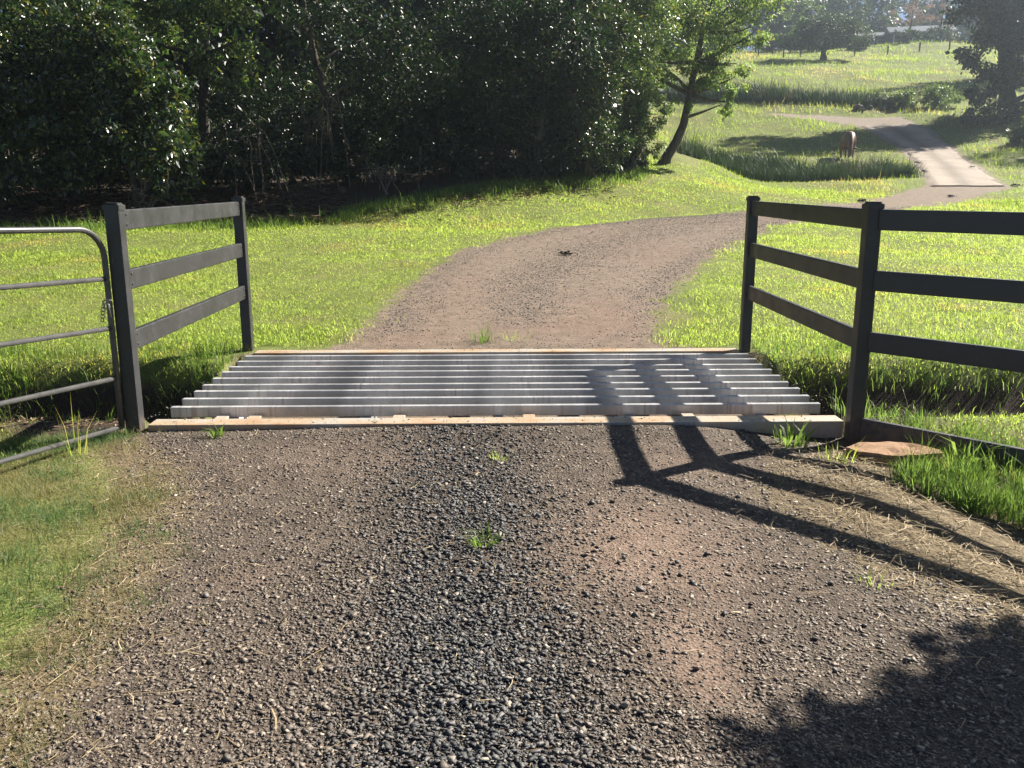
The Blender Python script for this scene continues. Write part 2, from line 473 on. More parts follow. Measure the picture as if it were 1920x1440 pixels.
def road_d(x, y):
    """signed distance into the driveway (positive inside)"""
    l = np.interp(y, LE[:, 1], LE[:, 0]); r = np.interp(y, RE[:, 1], RE[:, 0])
    e = 0.3
    sl = (np.interp(y + e, LE[:, 1], LE[:, 0]) - l) / e
    sr = (np.interp(y + e, RE[:, 1], RE[:, 0]) - r) / e
    d = np.minimum((x - l) / np.sqrt(1 + sl ** 2), (r - x) / np.sqrt(1 + sr ** 2))
    d = np.where(y > 60, -np.abs(y - 60) - .5, d)
    a = np.array([24.6, 58.6]); b = np.array([18.5, 61.6])
    ab = b - a
    t = np.clip(((x - a[0]) * ab[0] + (y - a[1]) * ab[1]) / (ab @ ab), 0, 1)
    d2 = 1.5 - 1.2 * t - np.hypot(x - a[0] - t * ab[0], y - a[1] - t * ab[1])
    return np.maximum(d, d2)

def ditch(x, y):
    ax = np.abs(x)
    inside = sstep(2.40, 2.62, ax)
    c = 6.95 + 0.10 * np.sin(x * 1.3)
    prof = np.exp(-((y - c) / 0.78) ** 6)
    return 0.55 * prof * inside * (0.85 + 0.3 * vnoise(x * 1.5, y * 1.5, 5))

def T(x, y):
    x = np.asarray(x, float); y = np.asarray(y, float)
    z = np.interp(y, _yy, _zz)
    rd = road_d(x, y)
    off = sstep(0.3, -0.8, rd)
    far = np.clip(y / 40, 0, 1)
    z = z + (fbm(x * .35, y * .35, 3) - .5) * (.10 + .35 * far) * (0.15 + .85 * off)
    z = z + (fbm(x * 2.3, y * 2.3, 9) - .5) * .05 * (0.25 + .75 * off) * np.clip((12 - y) / 4 + 1, .3, 1)
    # wheel ruts in the drive and the camber between them
    z = z - ditch(x, y)
    z = z - 0.09 * sstep(1.9, 2.6, x) * sstep(6.2, 5.2, y)
    z = z - 0.09 * np.exp(-((x - 2.05) / .45) ** 2 - ((y - 5.45) / .45) ** 2) * (y < 6.3)
    z = z + .014 * sstep(5.2, 5.55, y) * (y < 5.72) * sstep(1.7, 1.0, np.abs(x))
    pit = (np.abs(x) < 2.42) & (y > 5.72) & (y < 8.12)
    z = np.where(pit, -.42, z)
    # gully with reeds, and the bank the bush grows on
    z = z - .35 * np.exp(-((y - 38.6 - .10 * (x - 12)) / 1.4) ** 2) * sstep(7, 9, x) * sstep(18.3, 17, x)
    z = z + .5 * sstep(22, 27, y) * sstep(-2, -6, x)
    yl = np.interp(x, [-8, -2, 0, 1.5, 3.75, 7.1, 10.8], [21, 20.5, 20.5, 21.5, 23.4, 25.4, 27.8])
    z = z + .135 * np.clip(y - yl - .6, 0, 9) * sstep(-6.5, -.5, x) * sstep(11.5, 6.0, x) * sstep(12, 19, y)
    z = z + 1.3 * np.exp(-((x - 52) / 9) ** 2 - ((y - 116) / 11) ** 2)
    z = z + np.where(x > 24, (x - 24) * .05 * sstep(35, 45, y) * sstep(64, 58, y), 0)
    return z

def forest_edge(x):      # y of the shaded edge of the thicket
    return np.interp(x, [-30, -12, -5.4, -3.3, -.6, 1.5, 3.4, 4.6, 5.5, 7.0], [21.2, 21.4, 21.6, 23.4, 25.4, 27.0, 28.4, 29.8, 32.6, 40])

def axis(segs):
    out = [segs[0][0]]
    for a, b, s0, s1 in segs:
        v = a
        while v < b - 1e-6:
            s = s0 + (s1 - s0) * (v - a) / (b - a)
            v = min(v + s, b)
            out.append(v)
    return np.array(out)

xs = axis([(-260, -40, 18, 3), (-40, -9, 1.2, .4), (-9, -3, .25, .11), (-3, 3, .1, .1), (3, 9, .11, .25), (9, 45, .35, .8), (45, 260, 2, 18)])
ys = axis([(-25, 0, 4, .4), (0, 1.5, .3, .1), (1.5, 9.4, .09, .09), (9.4, 16, .1, .2), (16, 45, .25, .5), (45, 120, .5, 1.6), (120, 420, 3, 14)])
GX, GY = np.meshgrid(xs, ys)
gx, gy = GX.ravel(), GY.ravel()
gz = T(gx, gy)
nx, ny = len(xs), len(ys)
idx = np.arange(nx * ny).reshape(ny, nx)
Q = np.stack([idx[:-1, :-1], idx[:-1, 1:], idx[1:, 1:], idx[1:, :-1]], -1).reshape(-1, 4)
rd = road_d(gx, gy)
road = sstep(-.5, .38, rd + (fbm(gx * 1.3, gy * 1.3, 91) - .5) * .55 * (gy > 8.4))
orange = np.zeros_like(gx)
for ox, oy, sx, sy, a in ((.68, 3.7, .42, .6, 1.1), (.68, 2.7, .15, .26, 1.4), (-1.05, 3.4, .12, .12, .6), (.5, 9.6, .8, .5, .8), (1.35, 10.2, .6, 1.5, .9), (-.6, 12, .5, 3, .5), (3, 17, 1, 3, .6), (6.8, 22.8, 2, .8, .8), (-1.0, 9, .5, .4, .9), (1.1, 4.9, .4, .4, .5), (-.9, 5.0, .6, .35, .4)):
    orange += a * np.exp(-((gx - ox) / sx) ** 2 - ((gy - oy) / sy) ** 2)
orange *= .55 + .9 * fbm(gx * 3, gy * 3, 21)
dry = 0.9 * sstep(.5, -.05, rd) * sstep(-3.2, -2.0, rd) * (gy < 5.6) * (gx > 0)
dry += .75 * sstep(.35, -.05, rd) * sstep(-.55, -.1, rd) * (gy < 5.6) * (gx < 0)
dry += .35 * sstep(.2, 0, rd) * sstep(-.5, -.1, rd) * (gy > 8.4) * (gy < 24)
litter = np.clip(ditch(gx, gy) * 2.6, 0, 1)
litter = np.maximum(litter, .85 * sstep(21.2, 23.0, gy + .25 * (gx + 8)) * sstep(-3.6, -4.6, gx) * (gy < 60))
litter = np.maximum(litter, .9 * sstep(.3, 2.2, gy - forest_edge(gx)) * sstep(7.0, 5.8, gx) * (gy < 70) * (gx > -4.6))
litter = np.maximum(litter, .8 * np.exp(-(((gx + 2.9) / .7) ** 2 + ((gy - 5.9) / .55) ** 2)))
litter = np.maximum(litter, .75 * np.exp(-(((gx - 2.75) / .6) ** 2 + ((gy - 6.2) / .6) ** 2)))
litter = np.maximum(litter, .85 * np.exp(-(((np.abs(gx) - 3.6) / 1.4) ** 2 + ((gy - 6.65) / .65) ** 2)))
V = np.stack([gx, gy, gz], -1)
maskc = np.stack([road, dry, litter, np.clip(orange, 0, 1)], -1)
fc_rd = rd[Q].mean(1)
pitf = (np.abs(gx[Q]) < 2.42).all(1) & (gy[Q] > 5.72).all(1) & (gy[Q] < 8.12).all(1)
is_road = (fc_rd > 0) & (gy[Q].mean(1) < 64) & ~pitf

def terrain_part(name, sel, mat):
    f = Q[sel]
    u, inv = np.unique(f, return_inverse=True)
    me = mesh_np(name, V[u], inv.reshape(f.shape), smooth=True)
    a = me.attributes.new('mask', 'FLOAT_COLOR', 'POINT')
    a.data.foreach_set('color', maskc[u].astype(np.float32).ravel())
    return tag(link(name, me, mat), kind='structure')

ground = terrain_part('ground', ~is_road, M['ground'])
driveway = terrain_part('driveway', is_road, M['drive'])

# pale concrete track on the steep part of the drive
yy = np.linspace(34.4, 57.5, 60)
cl = np.interp(yy, LE[:, 1], LE[:, 0]); cr = np.interp(yy, RE[:, 1], RE[:, 0])
NC = 15
cv, cf, wear = [], [], []
for i, y in enumerate(yy):
    for j in range(NC):
        u = j / (NC - 1)
        x = cl[i] + (cr[i] - cl[i]) * u + ((float(fbm(y * 1.3, j, 70)) - .5) * .5 if j in (0, 1, NC - 2, NC - 1) else 0)
        edge = j in (0, NC - 1)
        cv.append((x, y, float(T(x, y)) + (.045 if not edge else -.05)))
        wear.append(math.exp(-((u - .47) / .12) ** 2) * .85 + .9 * math.exp(-(u / .09) ** 2) + .9 * math.exp(-((1 - u) / .09) ** 2))
for i in range(len(yy) - 1):
    for j in range(NC - 1):
        a = i * NC + j
        cf.append((a, a + 1, a + NC + 1, a + NC))
ct = obj('concrete_track', cv, cf, M['concrete'], smooth=True)
fattr(ct.data, 'wear', wear)
tag(ct, kind='structure')

# ------------------------------------------------------------------ cattle grid
GYN, GYF = 5.70, 8.19
grid = empty('cattle_grid', (0, 6.95, 0), 'galvanised steel cattle grid laid across the gravel driveway', 'cattle grid')
def gpart(name, me, mat, x, y, z):
    o = link(name, me, mat, grid)
    o.location = (x, y - 6.95, z)
    return o
bar_me = box_mesh('bar', 4.66, 0.050, 0.075, 0.005)
for i in range(9):
    b = gpart('bar', bar_me, M['galv'], 0.006 * math.sin(i * 2.3), 8.02 - .235 * i + .025, -0.0375 - .002 * (i % 3))
    b.rotation_euler.z = 0.0012 * math.sin(i * 1.7)
nb = gpart('beam', box_mesh('beam', 4.61, 0.155, 0.15, 0.006), M['beam'], 0, 5.728, -0.074)
nb['label'] = 'near edge beam, dusty orange on top'
fb = gpart('beam', box_mesh('beam', 4.58, 0.15, 0.15, 0.005), M['beam'], 0, 8.27, -0.077)
sup_me = box_mesh('support', 0.075, 2.36, 0.10, 0.004)
for x in (-1.9, -.95, 0, .95, 1.9):
    gpart('support', sup_me, M['galv'], x, 7.03, -0.130)
lug_me = box_mesh('spacer', 0.085, 0.27, 0.05, 0.004)
for x in (-1.95, -1.72, -.70, .22, 1.35):
    gpart('spacer', lug_me, M['beam'], x, 5.965, -0.082)

# ------------------------------------------------------------------ fences
HT, ZB = 1.434, -0.05
RAILS = (1.388, 1.009, 0.616)      # top edges
RH, RT = 0.128, 0.042
def fence_post(par, org, x, y, zb=-0.45, cap=True, rz=0):
    me = box_mesh('post', 0.092, 0.092, HT - 0.008 - zb, 0.008)
    p = link('post', me, M['paint'], par)
    p.location = (x - org[0], y - org[1], (HT - 0.008 + zb) / 2 - org[2])
    p.rotation_euler.z = rz
    bm = bmesh.new()
    bmesh.ops.create_cube(bm, size=1.0)
    bmesh.ops.scale(bm, vec=(.102, .102, .045), verts=bm.verts)
    top = [v for v in bm.verts if v.co.z > 0]
    bmesh.ops.bevel(bm, geom=[e for e in bm.edges if all(v in top for v in e.verts)], offset=.014, segments=3, affect='EDGES')
    me = bpy.data.meshes.new('cap'); bm.to_mesh(me); bm.free()
    c = link('cap', me, M['paint'], p)
    c.location = (0, 0, (HT - zb) / 2 - .018)
    return p
def fence_rail(par, org, a, b, ztop, h=RH, t=RT, ga=.046, gb=.046, name='rail', dz=0):
    a = np.array(a, float); b = np.array(b, float)
    d = b - a; L = np.hypot(*d); u = d / L
    a2, b2 = a + u * ga, b - u * gb
    mid = (a2 + b2) / 2
    me = box_mesh(name, np.hypot(*(b2 - a2)), t, h, 0.010, 3)
    o = link(name, me, M['paint'], par)
    o.location = (mid[0] - org[0], mid[1] - org[1], ztop - h / 2 + dz - org[2])
    o.rotation_euler.z = math.atan2(d[1], d[0])
    return o
LN, LF = (-2.392, 5.667), (-2.392, 8.396)
RN, RF = (2.355, 5.602), (2.355, 8.258)
org = (LN[0], LN[1], 0)
fl = empty('rail_fence', org, 'charcoal three-rail steel fence panel on the left side of the cattle grid', 'fence')
fence_post(fl, org, *LN); fence_post(fl, org, *LF)
for z in RAILS:
    fence_rail(fl, org, LN, LF, z)
org = (RN[0], RN[1], 0)
fr = empty('rail_fence', org, 'charcoal three-rail steel fence on the right of the grid, its wing bending nearer', 'fence')
fence_post(fr, org, *RN); fence_post(fr, org, *RF)
wd = np.array((.68, -.733)); wd /= np.hypot(*wd)
WE = (RN[0] + wd[0] * 2.45, RN[1] + wd[1] * 2.45)
fence_post(fr, org, *WE, rz=math.atan2(wd[1], wd[0]))
for z in RAILS:
    fence_rail(fr, org, RF, RN, z)
    fence_rail(fr, org, RN, WE, z, ga=.05)
bb = fence_rail(fr, org, RN, WE, 0.045, h=0.19, ga=.05, name='bottom_board')
# screws where rails meet posts
def bolt_mesh():
    V, F = tube([(0, 0, 0), (0, 0, .004), (0, 0, .007)], [.007, .007, .004], 8)
    return mesh_np('screw', V, F)
sm = bolt_mesh()
for z in RAILS:
    for yy_, s in ((LN[1] + .12, 1), (LF[1] - .09, 1)):
        for dz in (-.03, -.095):
            o = link('screw', sm, M['tube'], fl)
            o.location = (RT / 2, yy_ - LN[1], z + dz)
            o.rotation_euler = (0, math.pi / 2, 0)

# ------------------------------------------------------------------ tubular gate, left of the grid
gd = np.array((-.36, -.93)); gd /= np.hypot(*gd)
G0 = np.array((-2.452, 5.60))
gate = empty('gate', (G0[0], G0[1], 0), 'dark tubular steel farm gate with rounded corner beside the left post', 'gate')
GL = 3.6
def gp(s, z):
    return (gd[0] * s, gd[1] * s, z + s * .038)
arc = [gp(.0, .0), gp(.0, .5), gp(.0, 1.02)]
for k in range(0, 9):
    a = k / 8 * math.pi / 2
    arc.append(gp(.18 - .18 * math.cos(a), 1.09 + .185 * math.sin(a)))
arc += [gp(s, 1.275) for s in (.5, 1.5, 2.5, GL - .18)]
for k in range(0, 9):
    a = math.pi / 2 - k / 8 * math.pi / 2
    arc.append(gp(GL - .18 + .18 * math.cos(a), 1.09 + .185 * math.sin(a)))
arc += [gp(GL, .5), gp(GL, 0.0)]
obj('frame', *tube(arc, .0185, 14), M['tube'], gate, smooth=True)
for z in (.968, .655, .33, .005):
    obj('bar', *tube([gp(-.004 if z < .1 else .01, z), gp(GL / 2, z - .004), gp(GL, z)], .0155, 12), M['tube'], gate, smooth=True)
# latch: ring, hanging pin and short chain
ring = [(0.018 * math.cos(t), 0, .018 * math.sin(t)) for t in np.linspace(0, 2 * math.pi, 17)]
lt = obj('latch', *tube([(x, y - .04, z + .80) for x, y, z in ring], .004, 6), M['latch'], gate, smooth=True)
obj('pin', *tube([(.03, -.045, .835), (.012, -.05, .835), (.016, -.05, .80), (.024, -.05, .735)], .0045, 6), M['latch'], lt, smooth=True)
obj('hook', *tube([(-.028, -.02, .81), (-.02, -.045, .832), (.0, -.05, .84), (.04, -.05, .838)], .004, 6), M['latch'], lt, smooth=True)
for k in range(5):
    ring2 = [(-.025 - .004 * k + .010 * math.cos(t) * (1 if k % 2 else .4), -.03 + .010 * math.cos(t) * (.4 if k % 2 else 1), .80 - .022 * k + .014 * math.sin(t)) for t in np.linspace(0, 2 * math.pi, 11)]
    obj('chain_link', *tube(ring2, .003, 5), M['latch'], lt, smooth=True)
GE = G0 + gd * (GL + .08)
hp = empty('gate_post', (GE[0], GE[1], 0), 'charcoal hinge post at the outer end of the tubular gate', 'post')
fence_post(hp, (GE[0], GE[1], 0), GE[0], GE[1])

# ------------------------------------------------------------------ gravel
def stone_template(seed, n=9, flat=(1, .78, .55)):
    r = random.Random(seed)
    bm = bmesh.new()
    for _ in range(n):
        v = Vector((r.gauss(0, 1), r.gauss(0, 1), r.gauss(0, 1))).normalized() * r.uniform(.75, 1.0)
        bm.verts.new((v.x * flat[0], v.y * flat[1], v.z * flat[2]))
    res = bmesh.ops.convex_hull(bm, input=bm.verts)
    junk = [g for g in res['geom_interior'] if isinstance(g, bmesh.types.BMVert)]
    if junk:
        bmesh.ops.delete(bm, geom=junk, context='VERTS')
    bmesh.ops.triangulate(bm, faces=bm.faces)
    bm.verts.index_update()
    V = np.array([v.co[:] for v in bm.verts]); F = np.array([[v.index for v in f.verts] for f in bm.faces])
    bm.free()
    return V, F
TPL = [stone_template(k, 7 + k % 2, (1, .74, .30)) for k in range(14)]

TOBJ = []
for tv, tf in TPL:
    me = mesh_np('gravel_stone', tv, tf)
    me.materials.append(M['gravel'])
    TOBJ.append(bpy.data.objects.new('gravel_stone', me))

def scatter_stones(name, P, size, dust, rng, tilt=.20):
    """one object: a cloud of points, each carrying one of the stones"""
    n = len(P)
    me = bpy.data.meshes.new(name)
    me.vertices.add(n); me.vertices.foreach_set('co', P.astype(np.float32).ravel())
    fattr(me, 'scl', size); fattr(me, 'dust', dust); fattr(me, 'rnd', rng.random(n))
    a = me.attributes.new('idx', 'INT', 'POINT'); a.data.foreach_set('value', rng.integers(0, len(TOBJ), n).astype(np.int32))
    e = np.stack([rng.normal(0, tilt, n), rng.normal(0, tilt, n), rng.uniform(0, 6.283, n)], -1)
    a = me.attributes.new('rot', 'FLOAT_VECTOR', 'POINT'); a.data.foreach_set('vector', e.astype(np.float32).ravel())
    o = link(name, me)
    ng = bpy.data.node_groups.new(name + '_scatter', 'GeometryNodeTree')
    ng.interface.new_socket('Geometry', in_out='INPUT', socket_type='NodeSocketGeometry')
    ng.interface.new_socket('Geometry', in_out='OUTPUT', socket_type='NodeSocketGeometry')
    gi = ng.nodes.new('NodeGroupInput'); go = ng.nodes.new('NodeGroupOutput')
    jn = ng.nodes.new('GeometryNodeJoinGeometry')
    for t in TOBJ:
        oi = ng.nodes.new('GeometryNodeObjectInfo'); oi.inputs['Object'].default_value = t; oi.inputs['As Instance'].default_value = True
        ng.links.new(oi.outputs['Geometry'], jn.inputs[0])
    def na(nm, typ):
        q = ng.nodes.new('GeometryNodeInputNamedAttribute'); q.data_type = typ; q.inputs['Name'].default_value = nm
        return q.outputs['Attribute']
    ip = ng.nodes.new('GeometryNodeInstanceOnPoints')
    ip.inputs['Pick Instance'].default_value = True
    er = ng.nodes.new('FunctionNodeEulerToRotation')
    ng.links.new(na('rot', 'FLOAT_VECTOR'), er.inputs[0])
    ng.links.new(gi.outputs[0], ip.inputs['Points'])
    ng.links.new(jn.outputs[0], ip.inputs['Instance'])
    ng.links.new(na('idx', 'INT'), ip.inputs['Instance Index'])
    ng.links.new(er.outputs[0], ip.inputs['Rotation'])
    ng.links.new(na('scl', 'FLOAT'), ip.inputs['Scale'])
    ng.links.new(ip.outputs[0], go.inputs[0])
    md = o.modifiers.new('scatter', 'NODES'); md.node_group = ng
    return o

def heap(x, y):          # loose dark gravel between and beside the wheel tracks
    c = np.exp(-((x + .12 + .06 * (y - 3)) / .48) ** 2) * (y < 5.7)
    c2 = np.exp(-((x - np.interp(y, [9, 13, 18, 24], [.25, .45, 2.1, 5.6])) / np.interp(y, [9, 18, 25], [.35, .9, 2.2])) ** 2) * (y > 9.6) * .8
    ld = road_d(x, y)
    c3 = np.exp(-((ld - .25) / .3) ** 2) * (y > 9) * .7
    return np.clip(c + c2 + c3, 0, 1)
SPOTS = ((.68, 3.7, .42, .6, 1.1), (.68, 2.7, .15, .26, 1.4), (-1.05, 3.4, .12, .12, .6), (.5, 9.6, .8, .5, .8), (1.35, 10.2, .6, 1.5, .9), (-.6, 12, .5, 3, .5), (-1.0, 9, .5, .4, .9), (1.1, 4.9, .4, .4, .5), (-.9, 5.0, .6, .35, .4))
def bare(x, y):          # packed orange soil with few stones
    return np.clip(sum(a * np.exp(-((x - ox) / sx) ** 2 - ((y - oy) / sy) ** 2) for ox, oy, sx, sy, a in SPOTS), 0, 1)
rng = np.random.default_rng(3)
n = 620000
yy = 1.2 * (5.72 / 1.2) ** rng.random(n)
xx = rng.uniform(-3.0, 3.0, n) * (0.45 + .55 * yy / 5.7)
d = road_d(xx, yy)
hp_ = heap(xx, yy)
pr = (.55 + .45 * hp_) * sstep(-.35, .1, d + .35 * (fbm(xx * 3, yy * 3, 4) - .5)) * (.55 + .8 * fbm(xx * 2.2, yy * 2.2, 33))
keep = rng.random(n) < pr * .56 * (1 - .72 * bare(xx, yy) * (.4 + fbm(xx * 4, yy * 4, 88)))
xx, yy, hp_ = xx[keep], yy[keep], hp_[keep]
sz = np.clip(rng.lognormal(math.log(.0072), .50, len(xx)), .0028, .021) * (1 + .12 * hp_) * (.88 + .04 * yy)
P = np.stack([xx, yy, T(xx, yy) + sz * (.04 + .25 * hp_)], -1)
dust = np.clip(1.15 - 1.3 * hp_ + rng.normal(0, .18, len(xx)), 0, 1)
n2 = 150000
y2 = 8.42 * (27 / 8.42) ** rng.random(n2)
x2 = np.interp(y2, LE[:, 1], LE[:, 0]) - .3 + rng.random(n2) * (np.interp(y2, RE[:, 1], RE[:, 0]) - np.interp(y2, LE[:, 1], LE[:, 0]) + .6)
h2 = heap(x2, y2)
k2 = rng.random(n2) < (.12 + .65 * h2) * (1 - .8 * bare(x2, y2)) * sstep(-.3, .05, road_d(x2, y2))
x2, y2, h2 = x2[k2], y2[k2], h2[k2]
s2 = np.clip(rng.lognormal(math.log(.009), .4, len(x2)), .004, .024) * (y2 / 9) ** .35
n3 = 5000     # stones and clods on the bare soil beside the grid and in the ditch
x3 = rng.uniform(2.3, 4.6, n3) * rng.choice([-1, 1], n3); y3 = rng.uniform(5.3, 7.9, n3)
k3 = rng.random(n3) < np.exp(-((np.abs(x3) - 2.55) / .55) ** 2) * .8 + .15
x3, y3 = x3[k3], y3[k3]
s3 = np.clip(rng.lognormal(math.log(.010), .45, len(x3)), .004, .03)
n4 = 520      # grit thrown up on the beams
x4 = rng.uniform(-2.28, 2.28, n4); y4 = np.where(rng.random(n4) < .6, rng.uniform(5.655, 5.80, n4), rng.uniform(8.2, 8.34, n4))
s4 = np.clip(rng.lognormal(math.log(.0045), .5, n4), .002, .014)
A = np.concatenate([P, np.stack([x2, y2, T(x2, y2) + s2 * .1], -1), np.stack([x3, y3, T(x3, y3) + s3 * .2], -1), np.stack([x4, y4, .001 + s4 * .2], -1)])
SZ = np.concatenate([sz, s2, s3, s4])
DU = np.concatenate([dust, np.clip(1 - 1.0 * h2, 0, 1), rng.uniform(.3, .8, len(x3)), rng.uniform(.4, 1, n4)])
gr = scatter_stones('gravel', A, SZ, DU, rng)
tag(gr, 'dark crushed gravel lying loose over the driveway', 'gravel', kind='stuff')

# the larger stones one can pick out, single pieces of the driveway
big_me = []
for k in range(8):
    tv, tf = stone_template(100 + k, 13, (1, .8, .5))
    me = mesh_np('stone', tv, tf); fattr(me, 'dust', np.full(len(tv), [.05, .2, .6, .1, .9, .3, .0, .5][k]))
    me.materials.append(M['stone'])
    big_me.append(me)
rr = random.Random(5)
for k in range(170):
    y = rr.uniform(1.9, 4.6)
    x = rr.gauss(-.05, .5) if rr.random() < .62 else rr.uniform(-1.4, 1.5)
    s = rr.uniform(.013, .021) * (1.25 if rr.random() < .12 else 1)
    o = link('stone', big_me[rr.randrange(8)], None, driveway)
    o.location = (x, y, float(T(x, y)) + s * .28)
    o.scale = (s, s, s * rr.uniform(.8, 1.1))
    o.rotation_euler = (rr.gauss(0, .3), rr.gauss(0, .3), rr.uniform(0, 6.28))

# flat sandstone slab by the right post
def slab(name, pts, z0, h, mat, seed, sub=3):
    r = random.Random(seed)
    bm = bmesh.new()
    vs = [bm.verts.new((x, y, 0)) for x, y in pts]
    f = bm.faces.new(vs)
    e = bmesh.ops.extrude_face_region(bm, geom=[f])
    up = [v for v in e['geom'] if isinstance(v, bmesh.types.BMVert)]
    bmesh.ops.translate(bm, vec=(0, 0, h), verts=up)
    bmesh.ops.recalc_face_normals(bm, faces=bm.faces)
    bmesh.ops.bevel(bm, geom=[x for x in bm.edges], offset=h * .22, segments=2, affect='EDGES')
    bmesh.ops.triangulate(bm, faces=bm.faces)
    bmesh.ops.subdivide_edges(bm, edges=bm.edges, cuts=sub, use_grid_fill=True)
    for v in bm.verts:
        k = float(fbm(v.co.x * 9 + seed, v.co.y * 9 + v.co.z * 7, seed)) - .5
        v.co.z += k * h * .35
        v.co.x += k * .02; v.co.y -= k * .02
    me = bpy.data.meshes.new(name); bm.to_mesh(me); bm.free()
    return me
pts = [(-.30, .02), (-.20, .12), (-.02, .15), (.16, .11), (.27, .00), (.28, -.08), (.12, -.13), (-.08, -.14), (-.22, -.08)]
sl = link('flat_stone', slab('flat_stone', pts, 0, .10, M['sandstone'], 3), M['sandstone'])
sl.location = (2.42, 5.13, float(T(2.42, 5.1)) - .015)
sl.rotation_euler = (R(3), R(-2), R(-14))
tag(sl, 'flat orange sandstone slab lying at the foot of the right fence post', 'stone')

# dark droppings on the drive
def lump(seed, n, rad, s):
    r = random.Random(seed); parts = []
    for _ in range(n):
        tv, tf = TPL[r.randrange(14)]
        q = r.uniform(.6, 1.2) * s
        parts.append((tv * q + np.array([r.gauss(0, rad * .28), r.gauss(0, rad * .24), q * .45 + max(0, r.gauss(0, s * .3))]), [tuple(f) for f in tf]))
    return join(parts)
for k, (x, y, rad, s, lab) in enumerate(((1.25, 16.35, .20, .06, 'dark dung heap on the middle of the gravel bend'), (11.6, 28.5, .20, .09, 'dark dung heap on the grass verge left of the far drive'), (15.4, 30.4, .2, .07, 'small dark dung lump on the far drive below the concrete'), (20.0, 34.6, .3, .09, 'dark clod at the right foot of the concrete track'), (21.6, 41.0, .22, .06, 'dung scatter on the right side of the concrete track'))):
    o = obj('dung_pile', *lump(40 + k, 26, rad, s), M['dung'], loc=(x, y, float(T(x, y)) + (.07 if k == 4 else 0)))
    tag(o, lab, 'dung')

# ------------------------------------------------------------------ grass and straw
def blades(P, h, wd_, rng, lean=.6, full=True, az=None, bend=1.0):
    n = len(P)
    a = rng.uniform(0, 2 * np.pi, n) if az is None else az
    d = np.stack([np.cos(a), np.sin(a), np.zeros(n)], -1)
    f = a + np.pi / 2 + rng.normal(0, .5, n)
    s = np.stack([np.cos(f), np.sin(f), np.zeros(n)], -1) * (wd_ / 2)[:, None]
    le = np.clip(np.abs(rng.normal(lean, lean * .45, n)), .03, 1.5)
    up = np.array([0, 0, 1.0])
    tip = P + d * (h * le * .75 * bend)[:, None] + up * (h * np.sqrt(np.clip(1 - .30 * le * le, .15, 1)))[:, None]
    if full:
        mid = P + d * (h * le * .24)[:, None] + up * (h * .56)[:, None]
        V = np.stack([P - s, P + s, mid - s * .8, mid + s * .8, tip], 1).reshape(-1, 3)
        b = np.arange(n)[:, None] * 5
        F = np.concatenate([b + np.array([0, 1, 3]), b + np.array([0, 3, 2]), b + np.array([2, 3, 4])])
    else:
        V = np.stack([P - s, P + s, tip], 1).reshape(-1, 3)
        F = np.arange(n)[:, None] * 3 + np.array([0, 1, 2])
    return V, F

def grass_obj(name, sets, mat, label, parent=None):
    Vs, Fs, o = [], [], 0
    for V, F in sets:
        Vs.append(V); Fs.append(F + o); o += len(V)
    ob = obj(name, np.concatenate(Vs), np.concatenate(Fs), mat, parent)
    if parent is None:
        tag(ob, label, 'grass', kind='stuff')
    return ob

def polar(n, r0, r1, a0, a1, rng, p=0.7):
    """points on the ground, thinner with distance"""
    u = rng.random(n)
    r = (r0 ** p + u * (r1 ** p - r0 ** p)) ** (1 / p)
    a = np.radians(rng.uniform(a0, a1, n))
    return r * np.sin(a), r * np.cos(a), r

rng = np.random.default_rng(21)
x, y, r = polar(900000, 5.3, 34, -42, 46, rng)
rd_ = road_d(x, y)
nb_ = fbm(x * 1.7, y * 1.7, 8)
on = sstep(.15, -.55, rd_ + (nb_ - .5) * 1.0 + (fbm(x * 5, y * 5, 18) - .5) * .5)
zone = (y > 8.25) | (np.abs(x) > 2.45)
zone &= ~((np.abs(x) < 2.5) & (y < 8.5))
wing = RN[1] + (x - RN[0]) * wd[1] / wd[0]
zone &= ~((x > 0) & (x < 5) & (y < wing + .08))
gx_l = G0[0] + (G0[1] - y) * gd[0] / -gd[1]
zone &= ~((x < 0) & (y < 5.6) & (x > gx_l - .15))
zone &= (y < forest_edge(x) + .6) | (x > 7.5)
soil = np.exp(-(((np.abs(x) - 2.75) / .55) ** 2 + ((y - 6.3) / .75) ** 2)) * 1.1 + np.clip(ditch(x, y - .1) * 2.1, 0, .97) * sstep(8.05, 7.75, y) + .9 * np.exp(-(((x - 3.6) / 1.3) ** 2 + ((y - 6.75) / .55) ** 2)) + 1.0 * np.exp(-(((x + 3.6) / 1.6) ** 2 + ((y - 6.4) / .85) ** 2))
patch = .30 + 1.2 * fbm(x * .8, y * .8, 14) * (.5 + .9 * fbm(x * 3.1, y * 3.1, 15))
keep = zone & (rng.random(len(x)) < on * patch * np.clip(1 - soil, .05, 1))
x, y, r = x[keep], y[keep], r[keep]
long_ = fbm(x * .55, y * .55, 31)
edge_l = np.exp(-((y - forest_edge(x)) / 1.0) ** 2) * (x < 6)
h = (.020 + .026 * sstep(.35, .75, long_) + .08 * edge_l + .03 * np.clip(ditch(x, y) * 3, 0, 1)) * rng.lognormal(0, .35, len(x)) * (r / 9) ** .25
wdt = .0050 * (r / 7) ** .85 * rng.uniform(.7, 1.4, len(x))
P = np.stack([x, y, T(x, y) - .005], -1)
near = r < 10
V1 = blades(P[near], h[near], wdt[near], rng, 1.15)
V2 = blades(P[~near], h[~near], wdt[~near] * 1.25, rng, 1.15, full=False)
grass_obj('lawn_grass', [V1, V2], M['lawn'], 'bright sunlit lawn grass on both sides of the drive beyond the grid')

